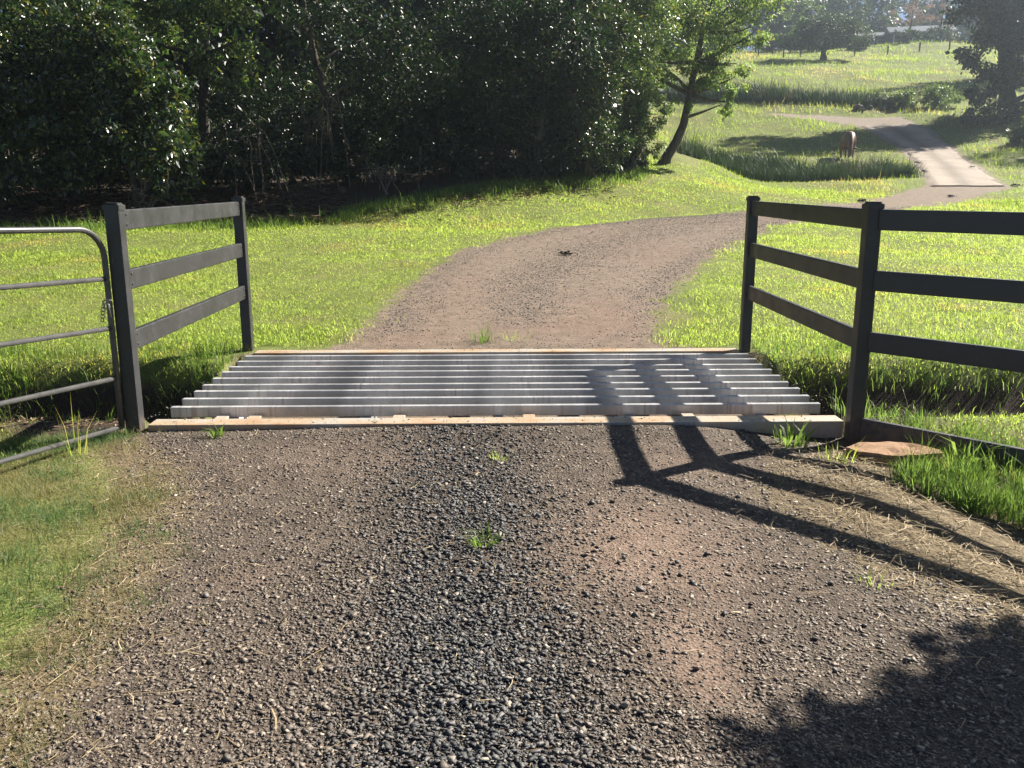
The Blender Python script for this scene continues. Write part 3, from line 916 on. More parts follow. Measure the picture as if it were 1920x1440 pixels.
# clumpy longer tufts in the lawn, along the ditch and the thicket
def tufts(cx, cy, hh, per, spread, wdt, rng, lean=.7, full=True):
    n = len(cx)
    px = np.repeat(cx, per) + rng.normal(0, 1, n * per) * np.repeat(np.broadcast_to(spread, (n,)), per)
    py = np.repeat(cy, per) + rng.normal(0, 1, n * per) * np.repeat(np.broadcast_to(spread, (n,)), per)
    h = np.repeat(np.broadcast_to(hh, (n,)), per) * rng.lognormal(0, .3, n * per)
    w_ = np.repeat(np.broadcast_to(wdt, (n,)), per) * rng.uniform(.7, 1.3, n * per)
    out = np.arctan2(py - np.repeat(cy, per), px - np.repeat(cx, per)) + rng.normal(0, .8, n * per)
    return blades(np.stack([px, py, T(px, py) - .01], -1), h, w_, rng, lean, full, az=out)
S = []
cx = rng.uniform(2.45, 7.5, 520) * rng.choice([-1, 1], 520); cy = rng.uniform(7.55, 8.5, 520)
S.append(tufts(cx, cy, rng.uniform(.06, .14, 520), 14, .05, .006, rng))
cx = rng.uniform(2.5, 6.0, 260); cy = RN[1] + (cx - RN[0]) * wd[1] / wd[0] + rng.uniform(.15, .85, 260)
S.append(tufts(cx, cy, rng.uniform(.07, .15, 260), 22, .06, .006, rng))
cx = rng.uniform(-6, -2.6, 60); cy = rng.uniform(5.9, 6.7, 60)
S.append(tufts(cx, cy, rng.uniform(.04, .10, 60), 12, .05, .005, rng))
cx = rng.uniform(-13, 5, 900); cy = forest_edge(cx) + rng.normal(-.2, .5, 900)
S.append(tufts(cx, cy, rng.uniform(.10, .28, 900), 14, .10, .012, rng))
cx, cy, r_ = polar(1500, 9, 30, -40, 44, rng)
k = (road_d(cx, cy) < -.3) & (cy < forest_edge(cx)) & (cy > 8.6)
cx, cy, r_ = cx[k], cy[k], r_[k]
S.append(tufts(cx, cy, rng.uniform(.03, .07, len(cx)), 14, .07, .005 * (r_ / 9) ** .8, rng))
grass_obj('tufted_grass', S, M['lush'], 'longer green grass tufts along the ditch, wing fence and thicket edge')

# verge in the left foreground: short dusty grass with straw
x = rng.uniform(-4.2, -.9, 190000); y = rng.uniform(1.6, 5.65, 190000)
rd_ = road_d(x, y)
gx_l = G0[0] + (G0[1] - y) * gd[0] / -gd[1]
v = fbm(x * 2.2, y * 2.2, 51)
k = (rng.random(len(x)) < sstep(.15, -.7, rd_ + (v - .5) * 1.6) * (.35 + .95 * fbm(x * 1.6 + 3, y * 1.6, 77))) & (x > gx_l - 1.2)
x, y = x[k], y[k]
h = (.024 + .045 * fbm(x * 2.5, y * 2.5, 5)) * rng.lognormal(0, .3, len(x))
S = [blades(np.stack([x, y, T(x, y) - .003], -1), h, .0028 * rng.uniform(.8, 1.6, len(x)), rng, 1.0, full=False)]
grass_obj('verge_grass', S, M['verge'], 'short dusty green grass on the left foreground verge')

# lush green patch by the wing fence, right foreground
S = []
cx = rng.uniform(2.0, 3.6, 520); cy = RN[1] + (cx - RN[0]) * wd[1] / wd[0] - rng.uniform(.05, 1.25, 520)
k = (cx - 2.05 + (cy - 4.9) * -.3 > rng.uniform(0, .5, 520)) & (road_d(cx, cy) < -.42)
cx, cy = cx[k], cy[k]
S.append(tufts(cx, cy, rng.uniform(.05, .13, len(cx)), 34, .045, .0048, rng, .65))
grass_obj('lush_grass', S, M['lush'], 'lush bright green grass in front of the bottom board of the right fence')

# far paddocks
x, y, r = polar(160000, 30, 128, 2, 46, rng, .5)
k = (road_d(x, y) < -.15 - .3 * rng.random(len(x))) & ((y > forest_edge(x)) | (x > 7.5)) & (x > 5 + .02 * y)
k &= ~((y > 35) & (y < 66) & (x < 8.2))
x, y, r = x[k], y[k], r[k]
h = (.09 + .16 * sstep(.45, .75, fbm(x * .35, y * .35, 6))) * rng.lognormal(0, .35, len(x)) * (r / 40) ** .35
wdt = .020 * (r / 30) ** .8 * rng.uniform(.6, 1.4, len(x))
S = [blades(np.stack([x, y, T(x, y) - .02], -1), h, wdt, rng, .8, full=False)]
grass_obj('paddock_grass', S, M['field'], 'sunny paddock grass rising up the hill behind the drive')

# reeds in the gully and along the upper road
S = []
def reeds(x0, x1, yc, yw, n, h0, h1, per, wdt, spread):
    cx = rng.uniform(x0, x1, n); cy = yc(cx) + rng.uniform(-yw, yw, n)
    return tufts(cx, cy, rng.uniform(h0, h1, n), per, spread, wdt, rng, .5)
S.append(reeds(8.0, 17.6, lambda x: 38.9 + .08 * (x - 12), 1.5, 520, .32, .66, 34, .022, .18))
S.append(reeds(8.6, 13.5, lambda x: 41.6 + .2 * (x - 10), .9, 130, .3, .55, 26, .022, .18))
S.append(reeds(12.5, 19.5, lambda x: 68.2 - .25 * (x - 14), 1.6, 260, .45, 1.0, 26, .035, .25))
S.append(reeds(19.0, 27.0, lambda x: 66.6 - .32 * (x - 20), 1.3, 260, .4, .95, 26, .035, .25))
grass_obj('reed_grass', S, M['reed'], 'tall dark reedy grass filling the gullies below the paddocks')

# straw: mown, lying flat
def straws(x, y, L, wdt, rng, lift=.02):
    n = len(x); a = rng.uniform(0, 2 * np.pi, n)
    d = np.stack([np.cos(a), np.sin(a), rng.normal(0, .10, n)], -1)
    s = np.stack([-np.sin(a), np.cos(a), rng.normal(0, .4, n)], -1) * (wdt / 2)[:, None]
    p0 = np.stack([x, y, T(x, y) + rng.uniform(.003, lift, n)], -1)
    k = rng.normal(0, .18, n)[:, None] * np.stack([-np.sin(a), np.cos(a), np.abs(rng.normal(0, .5, n))], -1)
    p1 = p0 + (d * .5 + k * .6) * L[:, None]
    p2 = p0 + (d + k * .3) * L[:, None]
    p1[:, 2] = np.maximum(p1[:, 2], T(p1[:, 0], p1[:, 1]) + .004)
    p2[:, 2] = np.maximum(p2[:, 2], T(p2[:, 0], p2[:, 1]) + .003)
    V = np.stack([p0 - s, p0 + s, p1 - s, p1 + s, p2 - s * .4, p2 + s * .4], 1).reshape(-1, 3)
    b = np.arange(n)[:, None] * 6
    F = np.concatenate([b + np.array([0, 1, 3]), b + np.array([0, 3, 2]), b + np.array([2, 3, 5]), b + np.array([2, 5, 4])])
    return V, F
x = rng.uniform(1.0, 3.9, 26000); y = rng.uniform(2.3, 5.4, 26000)
q = road_d(x, y)
k = rng.random(len(x)) < np.exp(-((q + .38) / .48) ** 2) * (.25 + fbm(x * 2.5, y * 2.5, 61)) * .7
S = [straws(x[k], y[k], rng.uniform(.03, .14, k.sum()), rng.uniform(.0018, .004, k.sum()), rng, .03)]
x = rng.uniform(-3.6, -.6, 22000); y = rng.uniform(1.5, 5.2, 22000)
q = road_d(x, y)
k = rng.random(len(x)) < np.exp(-((q + .10) / .34) ** 2) * (.1 + fbm(x * 2.5, y * 2.5, 62)) * .6
S.append(straws(x[k], y[k], rng.uniform(.02, .10, k.sum()), rng.uniform(.0014, .003, k.sum()), rng, .02))
x = rng.uniform(-1.6, 1.8, 260); y = rng.uniform(1.8, 5.5, 260)
S.append(straws(x, y, rng.uniform(.02, .11, 260), rng.uniform(.002, .0045, 260), rng, .012))
x = rng.uniform(-1.7, -.5, 34); y = rng.uniform(2.0, 3.0, 34)
S.append(straws(x, y, rng.uniform(.06, .2, 34), rng.uniform(.002, .0045, 34), rng, .012))
grass_obj('straw', S, M['straw'], 'dry mown straw scattered beside the gravel')
x = rng.uniform(-14, -4.2, 11000); y = 21.6 + rng.random(11000) ** 1.3 * 4.2
S = [straws(x, y, rng.uniform(.08, .35, 11000), rng.uniform(.012, .04, 11000), rng, .22)]
x = rng.uniform(-7, -2.5, 4000); y = rng.uniform(5.7, 7.6, 4000)
S.append(straws(x, y, rng.uniform(.03, .10, 4000), rng.uniform(.004, .014, 4000), rng, .03))
x = rng.uniform(-3, 3.5, 2600); y = forest_edge(x) + rng.normal(-.6, .7, 2600)
S.append(straws(x, y, rng.uniform(.06, .2, 2600), rng.uniform(.01, .03, 2600), rng, .12))
lt_ = grass_obj('leaf_litter', S, M['litter'], 'dry brown leaf litter banked under the left bushes')
lt_['category'] = 'leaf litter'

# single tufts and weeds one can point at
def weed(name, label, x, y, h, n, wdt, spread, mat, lean=.7, cat='grass tuft'):
    V, F = tufts(np.array([x]), np.array([y]), h, n, spread, wdt, rng, lean)
    V = V - np.array([x, y, float(T(x, y))])
    tag(obj(name, V, F, mat, loc=(x, y, float(T(x, y)))), label, cat)
weed('grass_tuft', 'green grass tuft on the drive just beyond the far beam of the grid', -.13, 8.85, .15, 70, .006, .055, M['lush'], .6)
weed('grass_tuft', 'thin sparse grass tuft right of the dense tuft beyond the grid', .16, 8.98, .10, 26, .004, .06, M['lawn'], .9)
weed('weed', 'small flat weed at the left end of the near grid beam', -1.80, 5.50, .085, 16, .016, .02, M['lush'], 1.3, 'weed')
weed('weed', 'leafy green weed at the right end of the near grid beam', 1.90, 5.46, .14, 34, .016, .05, M['lush'], .8, 'weed')
weed('weed', 'low green weed in the middle of the foreground gravel', -.06, 3.72, .09, 30, .010, .025, M['lush'], 1.4, 'weed')
weed('grass_tuft', 'tiny grass tuft in gravel just in front of the grid', .02, 4.97, .05, 30, .003, .03, M['lawn'], .9)
weed('grass_tuft', 'spindly grass tuft in the straw near the flat stone', 2.02, 5.03, .12, 40, .004, .06, M['lawn'], .8)
weed('grass_tuft', 'small grass tuft at the lower edge of the fence shadow on the right', 1.52, 3.28, .06, 26, .0035, .035, M['lawn'], .9)
weed('grass_tuft', 'tall thin grass tuft under the lowest bar of the gate', -2.55, 5.15, .22, 12, .005, .03, M['lawn'], .4)
weed('weed', 'broad-leaved weed leaning on the bottom board beside the flat stone', 2.80, 5.02, .20, 18, .022, .04, M['lush'], .9, 'weed')

# ------------------------------------------------------------------ trees
def foliage(clumps, n, leaf, rng, droop=.35, twig=.28, shell=.5, aspect=.42, per=60, ground=True):
    C = np.array(clumps, float)
    wgt = C[:, 3] * C[:, 4] + C[:, 4] * C[:, 5] + C[:, 3] * C[:, 5]
    wgt /= wgt.sum()
    nt_ = max(12, n // per)
    ci = rng.choice(len(C), nt_, p=wgt)
    d = rng.normal(0, 1, (nt_, 3)); d /= np.linalg.norm(d, axis=1)[:, None]
    lump_ = .80 + .40 * vnoise(d[:, 0] * 2.3 + ci * 7, d[:, 2] * 2.3 + d[:, 1] * 1.7, 3)
    rad = (shell + (1 - shell) * rng.random(nt_) ** .45) * lump_
    tc = C[ci, :3] + d * C[ci, 3:6] * rad[:, None]
    ti = rng.integers(0, nt_, n)
    mean_r = C[ci, 3:6].mean(1)
    p = tc[ti] + rng.normal(0, 1, (n, 3)) * (twig * np.clip(mean_r[ti], .5, 2.5) * .55)[:, None] * np.array([1, 1, .75])
    out = d[ti]
    ax = out * .7 + rng.normal(0, .75, (n, 3)) + np.array([0, 0, -droop])
    ax /= np.linalg.norm(ax, axis=1)[:, None] + 1e-9
    nn = rng.normal(0, .8, (n, 3)) + out * .5 + np.array([0, 0, .6])
    b = np.cross(ax, nn); b /= np.linalg.norm(b, axis=1)[:, None] + 1e-9
    nr = np.cross(b, ax)
    L = leaf * rng.lognormal(0, .28, n)
    if ground:
        k = p[:, 2] > T(p[:, 0], p[:, 1]) + .12
        p, ax, b, nr, L = p[k], ax[k], b[k], nr[k], L[k]
    n = len(p)
    W = L * aspect * .5
    m1 = p + ax * (L * .45)[:, None] + nr * (L * .08)[:, None]
    V = np.stack([p, m1 - b * W[:, None], p + ax * L[:, None], m1 + b * W[:, None]], 1).reshape(-1, 3)
    q = np.arange(n)[:, None] * 4
    F = np.concatenate([q + np.array([0, 1, 2]), q + np.array([0, 2, 3])])
    return V, F

def bend_path(a, b, k, rng, n=6):
    a = np.array(a, float); b = np.array(b, float)
    t = np.linspace(0, 1, n)[:, None]
    L = np.linalg.norm(b - a)
    off = rng.normal(0, k * L, 3)
    return a + (b - a) * t + off * (t * (1 - t) * 2)

def tree(name, label, base, clumps, n, leaf, mat, tr=.18, path=None, cat='tree', group=None, seed=1, limbs=True, **kw):
    rng = np.random.default_rng(seed)
    bz = float(T(base[0], base[1]))
    B = np.array([base[0], base[1], bz])
    t = empty(name, tuple(B), label, cat, group)
    C = np.array(clumps, float)
    top = C[np.argmax(C[:, 2]), :3]
    if path is None:
        path = bend_path(B + np.array([0, 0, -.15]), top, .06, rng, 7)
    path = np.array(path, float)
    rad = np.linspace(tr, tr * .35, len(path)); rad[0] *= 1.35
    parts = [tube(path, rad, 9)]
    if limbs:
        for c in C:
            for _ in range(2):
                end = c[:3] + rng.normal(0, .35, 3) * c[3:6]
                i = int(np.clip(np.searchsorted(path[:, 2], min(end[2] - .3 * np.linalg.norm(end[:2] - path[-1, :2]), path[-1, 2])), 1, len(path) - 1))
                q = bend_path(path[i - 1] * .5 + path[i] * .5, end, .10, rng, 6)
                parts.append(tube(q, np.linspace(tr * .42, tr * .07, 6), 6))
    Vt, Ft = join(parts)
    obj('trunk', Vt - B, Ft, M['bark'], t, smooth=True)
    V, F = foliage(clumps, n, leaf, rng, **kw)
    obj('crown', V - B, F, mat, t)
    return t

G_TH = 'trees of the dark thicket left of the drive'
tree('bush', 'leafy bush at the far left of the thicket, its lower leaves deep in shade', (-12.9, 24.3),
     [(-12.9, 24.0, 2.5, 2.1, 1.6, 1.7), (-12.3, 24.3, 4.4, 2.2, 1.7, 1.5), (-15.0, 24.6, 3.2, 2.0, 1.7, 2.4), (-14.2, 24.6, 5.8, 2, 1.7, 1.6)],
     20000, .150, M['leaf_bush'], .12, cat='bush', seed=2, per=90, twig=.24, aspect=.46)
tree('bush', 'rounded sunlit bush with glinting leaves above the left fence panel', (-9.5, 24.1),
     [(-9.1, 23.5, 2.7, 1.35, 1.2, 1.25), (-8.35, 23.2, 2.0, .75, .75, .85), (-9.7, 24, 4.2, 1.5, 1.3, 1.2), (-10.6, 23.6, 3.1, 1.1, 1.0, 1.5), (-8.7, 23.7, 3.5, .9, .9, .9), (-10.3, 24.2, 5.2, 1.3, 1.2, 1.0)],
     24000, .145, M['leaf_bush'], .12, cat='bush', seed=3, per=90, twig=.24, aspect=.46)
tree('broadleaf_tree', 'tall tree with pale glinting leaves overhanging behind the left bushes', (-9.0, 28.2),
     [(-9.0, 27.6, 5.9, 1.6, 1.4, 1.1), (-7.9, 27.5, 5.2, .9, .9, 1.1), (-10.6, 27.6, 7.2, 1.8, 1.6, 1.3), (-8.2, 27.8, 7.6, 1.6, 1.4, 1.2), (-12.6, 27.5, 7.6, 1.9, 1.6, 1.4)],
     17000, .155, M['leaf_pale'], .2, per=90, twig=.24, seed=4, group=G_TH)
tree('broadleaf_tree', 'dark tree with one bright leafy spray above the bare twigs', (-4.47, 28.81),
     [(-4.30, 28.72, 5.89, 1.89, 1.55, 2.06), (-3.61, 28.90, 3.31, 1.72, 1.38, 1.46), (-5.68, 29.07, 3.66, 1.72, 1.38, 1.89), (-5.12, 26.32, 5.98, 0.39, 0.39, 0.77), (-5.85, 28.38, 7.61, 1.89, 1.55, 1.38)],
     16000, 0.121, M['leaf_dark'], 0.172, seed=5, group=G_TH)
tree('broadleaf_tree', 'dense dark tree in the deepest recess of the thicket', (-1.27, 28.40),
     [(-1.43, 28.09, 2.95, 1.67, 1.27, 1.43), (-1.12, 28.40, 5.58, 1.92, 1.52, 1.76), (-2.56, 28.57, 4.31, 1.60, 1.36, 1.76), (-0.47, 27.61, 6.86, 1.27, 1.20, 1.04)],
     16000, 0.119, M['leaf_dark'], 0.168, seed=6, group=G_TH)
tree('broadleaf_tree', 'dark tree reaching to the ground behind the curve of lawn', (1.19, 27.97),
     [(1.12, 27.68, 2.93, 1.41, 1.12, 1.26), (1.26, 27.97, 5.16, 1.56, 1.34, 1.49), (0.15, 27.53, 4.12, 1.12, 1.04, 1.34), (1.64, 27.45, 6.87, 1.19, 1.12, 0.89), (1.9, 26.5, 5.6, 1.2, 1.0, .9), (.5, 26.1, 6.3, 1.2, 1.0, .8), (-.6, 26.6, 5.2, 1.1, .9, .9)],
     26000, 0.107, M['leaf_dark'], 0.144, seed=7, group=G_TH)
tree('broadleaf_tree', 'tree with bright low leafy sprays at the right of the dark thicket', (3.01, 28.22),
     [(3.01, 27.62, 2.91, 0.70, 0.66, 0.88), (2.58, 27.77, 4.38, 0.96, 0.88, 1.03), (3.38, 28.22, 5.70, 1.03, 0.96, 1.11), (2.20, 27.92, 6.43, 1.11, 0.96, 1.03), (3.67, 28.07, 2.55, 0.51, 0.51, 0.59)],
     20000, 0.098, M['leaf_bush'], 0.126, seed=8, group=G_TH)
tree('broadleaf_tree', 'pale sunlit tree forming the right-hand edge of the thicket', (4.61, 30.15),
     [(4.46, 29.55, 4.92, 0.70, 0.67, 1.18), (4.23, 29.55, 3.37, 0.67, 0.59, 0.74), (4.76, 29.85, 6.79, 0.97, 0.89, 1.18), (4.90, 29.85, 3.82, 0.52, 0.52, 0.67), (4.01, 29.70, 7.38, 1.04, 0.89, 1.04), (4.97, 29.85, 2.77, 0.44, 0.44, 0.44)],
     24000, 0.098, M['leaf_pale'], 0.118, seed=9, group=G_TH)
tree('leaning_tree', 'slender tree with crooked leaning trunk standing alone right of the thicket', (5.99, 32.61),
     [(5.3, 32.6, 5.6, .8, .7, .9), (5.7, 32.6, 7.6, 1.0, .8, .9), (6.9, 32.6, 5.2, .7, .6, .5), (6.98, 32.61, 6.37, 1.14, 0.99, 0.91), (8.11, 32.61, 5.83, 0.84, 0.76, 0.60), (9.02, 32.61, 6.82, 0.68, 0.68, 0.57), (8.07, 32.61, 4.39, 0.32, 0.32, 0.72), (8.50, 32.69, 5.07, 0.53, 0.53, 0.38), (6.22, 32.61, 7.43, 0.99, 0.84, 0.84), (7.81, 32.61, 7.73, 1.29, 1.07, 0.91), (6.52, 32.46, 4.09, 0.41, 0.38, 0.27), (7.51, 32.46, 5.15, 0.53, 0.45, 0.38), (5.99, 32.61, 5.53, 0.60, 0.60, 0.68), (9.33, 32.76, 8.11, 0.99, 0.91, 0.68)],
     21000, 0.115, M['leaf_airy'], 0.205, path=[(5.95, 32.61, 2.04), (6.11, 32.61, 2.46), (6.43, 32.61, 2.99), (6.66, 32.61, 3.56), (6.75, 32.61, 4.09), (6.91, 32.61, 5.07), (7.13, 32.61, 6.29), (7.28, 32.61, 7.20)], seed=10, droop=.8)
# trees further back that close the thicket
ORD = ['first', 'second', 'third', 'fourth', 'fifth', 'sixth', 'seventh', 'eighth', 'ninth', 'tenth', 'eleventh', 'twelfth', 'thirteenth', 'fourteenth', 'fifteenth', 'sixteenth', 'seventeenth', 'eighteenth', 'nineteenth']
def ranks(pts):
    order = sorted(range(len(pts)), key=lambda i: pts[i][0] / pts[i][1])
    return {i: ORD[r] for r, i in enumerate(order)}
rb = random.Random(4)
back = [(-19.5, 27), (-17, 29.5), (-13.5, 31), (-10.5, 34), (-8, 38), (-4.5, 39.5), (-1, 41), (2.2, 42.5), (4.6, 45), (-16, 37), (-6, 46), (0.5, 49), (-12, 43), (-22, 34), (6.3, 48.5)]
rk = ranks(back)
for k, (x, y) in enumerate(back):
    z = float(T(x, y)); hh = rb.uniform(11, 14)
    cl_ = [(x, y, z + 2.2, 2.5, 2.2, 2.2), (x + rb.uniform(-1, 1), y, z + 5.2, 2.9, 2.4, 2.6), (x + rb.uniform(-1, 1), y, z + 8.4, 2.8, 2.4, 2.6), (x, y, z + hh - 1.5, 2.0, 2.0, 1.8)]
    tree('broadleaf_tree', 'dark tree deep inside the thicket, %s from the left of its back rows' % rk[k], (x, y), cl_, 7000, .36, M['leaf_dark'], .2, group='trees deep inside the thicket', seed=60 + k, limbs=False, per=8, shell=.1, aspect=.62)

# dark undergrowth that closes the thicket down to the ground
UG = ((-6.4, 26.8, 1.3, 'dark undergrowth bush behind the bare twiggy shrub'), (-3.9, 27.6, 1.4, 'dark undergrowth bush at the left of the deep recess'), (-1.8, 27.5, 1.2, 'dark undergrowth bush in the middle of the deep recess'),
      (-.1, 27.6, 1.2, 'dark low bush where lawn meets thicket, left of the curve'), (1.4, 28.2, 1.15, 'dark low bush under the tree behind the curve of lawn'), (2.7, 28.9, .95, 'low glinting bush under the bright leafy sprays'), (3.9, 30.2, .8, 'low bush at the foot of the pale sunlit tree'), (-11.2, 25.6, 1.4, 'shaded bush filling the gap between the two left bushes'), (-7.4, 25.9, 1.2, 'shaded bush right of the rounded sunlit bush, close to the ground'), (-9.5, 29.6, 1.5, 'shaded bush behind the trunk of the tall pale tree'), (-6.7, 30.0, 1.5, 'shaded bush far behind the bare twiggy shrub'), (-4.7, 30.2, 1.4, 'shaded bush behind the tangle of bare vines'), (-13.4, 27.6, 1.6, 'shaded bush behind the far left bush'))
for k, (x, y, s_, lab) in enumerate(UG):
    z = float(T(x, y))
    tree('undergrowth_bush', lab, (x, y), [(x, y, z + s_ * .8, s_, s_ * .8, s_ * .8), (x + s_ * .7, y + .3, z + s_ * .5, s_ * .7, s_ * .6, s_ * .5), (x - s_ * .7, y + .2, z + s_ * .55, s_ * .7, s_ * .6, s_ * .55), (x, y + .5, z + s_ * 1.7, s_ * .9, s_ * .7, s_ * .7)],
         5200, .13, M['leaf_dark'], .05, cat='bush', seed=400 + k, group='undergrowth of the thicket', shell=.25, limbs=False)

# bare twiggy shrubs in the recess
def bare_shrub(label, base, spread, hgt, n, seed, hang=0):
    rg = np.random.default_rng(seed)
    bz = float(T(*base)); B = np.array([base[0], base[1], bz])
    t = empty('bare_shrub', tuple(B), label, 'shrub', 'bare shrubs in the thicket')
    for k in range(n):
        a = rg.uniform(0, 2 * np.pi); s = spread * rg.uniform(.3, 1)
        top = np.array([math.cos(a) * s, math.sin(a) * s * .5, hgt * rg.uniform(.45, 1)])
        p = [np.array([rg.normal(0, .45), rg.normal(0, .3), 0])]
        for j in range(1, 9):
            u = j / 8
            q = p[0] * (1 - u) + top * np.array([u ** 1.2, u ** 1.2, math.sin(u * (1.7 + hang)) / math.sin(min(1.57, 1.7 + hang))])
            p.append(q + rg.normal(0, .05, 3))
        parts = [tube(p, np.linspace(.014, .005, 9), 4)]
        for _ in range(5):
            i = rg.integers(3, 8)
            e = p[i] + rg.normal(0, .28, 3) + np.array([0, 0, -.12 * hang])
            parts.append(tube(bend_path(p[i], e, .2, rg, 4), np.linspace(.009, .004, 4), 4))
        Vb, Fb = join(parts)
        obj('twig', Vb, Fb, M['twig'], t)
bare_shrub('bare grey twiggy shrub arching right of the rounded sunlit bush', (-6.5, 25.2), 1.5, 2.6, 7, 71, 1)
bare_shrub('tall tangle of bare vines hanging in the recess of the thicket', (-5.0, 27.2), 1.7, 3.8, 8, 72, 1)
bare_shrub('low spread of dead twigs at the shadowed edge of the lawn', (-3.2, 25.8), 1.2, 1.2, 6, 73, .5)
bare_shrub('few pale crooked stems under the rounded sunlit bush', (-8.6, 22.9), .9, 1.1, 5, 74, 0)

# big trees on the right and the bushes in their shade
tree('spreading_tree', 'huge dark tree against the light at the right edge, above the track', (33.8, 60.2),
     [(33.2, 59, 12.0, 3.0, 3.0, 2.2), (31.6, 58.5, 9.6, 1.8, 1.9, 1.5), (35.2, 60.5, 15.0, 3.4, 3, 2.3), (36.8, 60, 10.5, 2.8, 2.6, 2.2), (31.6, 59.5, 13.8, 2.0, 2, 1.6), (32.2, 60, 16.8, 2.6, 2.4, 1.8), (31.0, 58.6, 7.6, 1.1, 1.2, 1.0), (34.4, 59.6, 8.6, 1.6, 1.6, .9), (36.6, 58.6, 7.4, 1.6, 1.5, 1.3), (30.0, 59.4, 12.2, 1.2, 1.4, 1.0), (30.6, 60, 15.2, 1.5, 1.6, 1.2), (29.6, 58.6, 13.4, 1.5, 1.5, 1.1), (30.2, 61.5, 16.6, 1.8, 1.8, 1.2)],
     38000, .26, M['leaf_dark'], .55, seed=21, aspect=.55)
tree('spreading_tree', 'dark shade tree low on the right bank beside the track', (38.5, 51.5),
     [(37.4, 51.0, 8.5, 2.8, 2.6, 2.2), (38.8, 52, 12, 3.2, 3, 2.4), (35.6, 50, 6.4, 1.6, 1.6, 1.4), (40.5, 51, 8.6, 2.8, 2.4, 2.6), (36.0, 47.5, 6.0, 2.0, 2.0, 1.8), (37.2, 46, 8.8, 2.2, 2.2, 1.8)],
     16000, .22, M['leaf_dark'], .4, seed=22)
tree('spreading_tree', 'hazy tree high on the hill behind the huge dark tree', (46.5, 79),
     [(45.5, 78.5, 17, 3.4, 3, 2.6), (47.5, 79.5, 20.5, 3.6, 3.2, 2.6), (43.4, 78, 14.6, 1.9, 1.9, 1.5), (49, 79, 16, 3, 2.6, 2.6)],
     11000, .28, M['leaf_dark'], .45, seed=23)
for k, (x, y, s, lab) in enumerate(((30.2, 56.0, 1.25, 'dark bush at the left foot of the huge right tree'), (33.0, 54.5, 1.5, 'dark bush in shade right of the upper track'), (29.0, 49.2, 1.0, 'low bush in shade beside the concrete track'), (31.2, 50.6, 1.3, 'shaded bush behind the low bush on the right bank'), (28.0, 63.2, .75, 'pale bush beside the rocks at the bend of the upper track'), (30.4, 63.0, 1.1, 'loose bush right of the pale bush above the track'), (33.6, 51.6, 1.6, 'tall dark bush on the right bank under the huge tree'), (35.2, 56.4, 1.7, 'dark bush at the picture edge right of the huge trunk'), (32.5, 47.0, 1.3, 'dark shrub on the right bank at the picture edge'), (26.4, 43.6, .55, 'small low shrub in the shade at the edge of the concrete'))):
    z = float(T(x, y))
    tree('bush', lab, (x, y), [(x, y, z + s * .75, s, s * .9, s * .8), (x + s * .7, y + .3, z + s * .5, s * .7, s * .7, s * .6), (x - s * .6, y, z + s * .45, s * .6, s * .6, s * .5)],
         4200, .15, M['leaf_pale'] if k in (4, 5) else M['leaf_bush'], .06, cat='bush', seed=30 + k, group='bushes on the right bank')

# dome-shaped tree in the paddock
tree('domed_tree', 'low dome-shaped shade tree standing alone in the upper paddock', (33.45, 95),
     [(33.4, 95, 16.5, 2.8, 2.6, 1.35), (30.6, 95, 15.75, 1.7, 1.8, .75), (36.7, 95, 15.95, 1.55, 1.8, .85), (34.3, 95, 17.45, 1.7, 1.7, .8), (31.9, 95, 16.9, 1.5, 1.6, .75), (35.6, 95.2, 16.9, 1.4, 1.5, .7), (33.0, 93.8, 15.4, 2.8, 1.2, .55)],
     15000, .20, M['leaf_far'], .33, path=[(33.5, 95, 13.6), (33.45, 95, 14.4), (33.5, 95, 15.2), (33.6, 95, 16.4)], seed=41)
# trees along the skyline
rb = random.Random(9)
FAR = [(25.5, 112, 12), (30, 124, 13), (34.5, 132, 14), (39, 128, 14), (43, 136, 15), (47.5, 131, 13), (52, 140, 12), (57, 138, 11), (63, 134, 9), (68.5, 130, 9.5), (74, 126, 13), (80, 124, 15), (36, 150, 16), (46, 155, 16), (56, 160, 13), (68, 155, 13), (80, 150, 16), (21, 104, 12), (18, 92, 12)]
rk = ranks(FAR)
for k, (x, y, hh) in enumerate(FAR):
    z = float(T(x, y)); rr_ = rb.uniform(3.0, 3.9)
    cl_ = [(x, y, z + hh * .32, rr_, rr_ * .9, hh * .26), (x + rb.uniform(-1.4, 1.4), y, z + hh * .60, rr_ * .95, rr_ * .9, hh * .22), (x + rb.uniform(-1.2, 1.2), y, z + hh * .86, rr_ * .7, rr_ * .7, hh * .15), (x + rb.uniform(-3, 3), y - 1, z + hh * .45, rr_ * .6, rr_ * .6, hh * .18)]
    tree('forest_tree', 'hazy forest tree on the skyline behind the upper paddock, %s from the left' % rk[k], (x, y), cl_, 3400, .52, M['leaf_far'], .3, group='forest trees on the skyline', seed=200 + k, limbs=False, per=10, aspect=.55)
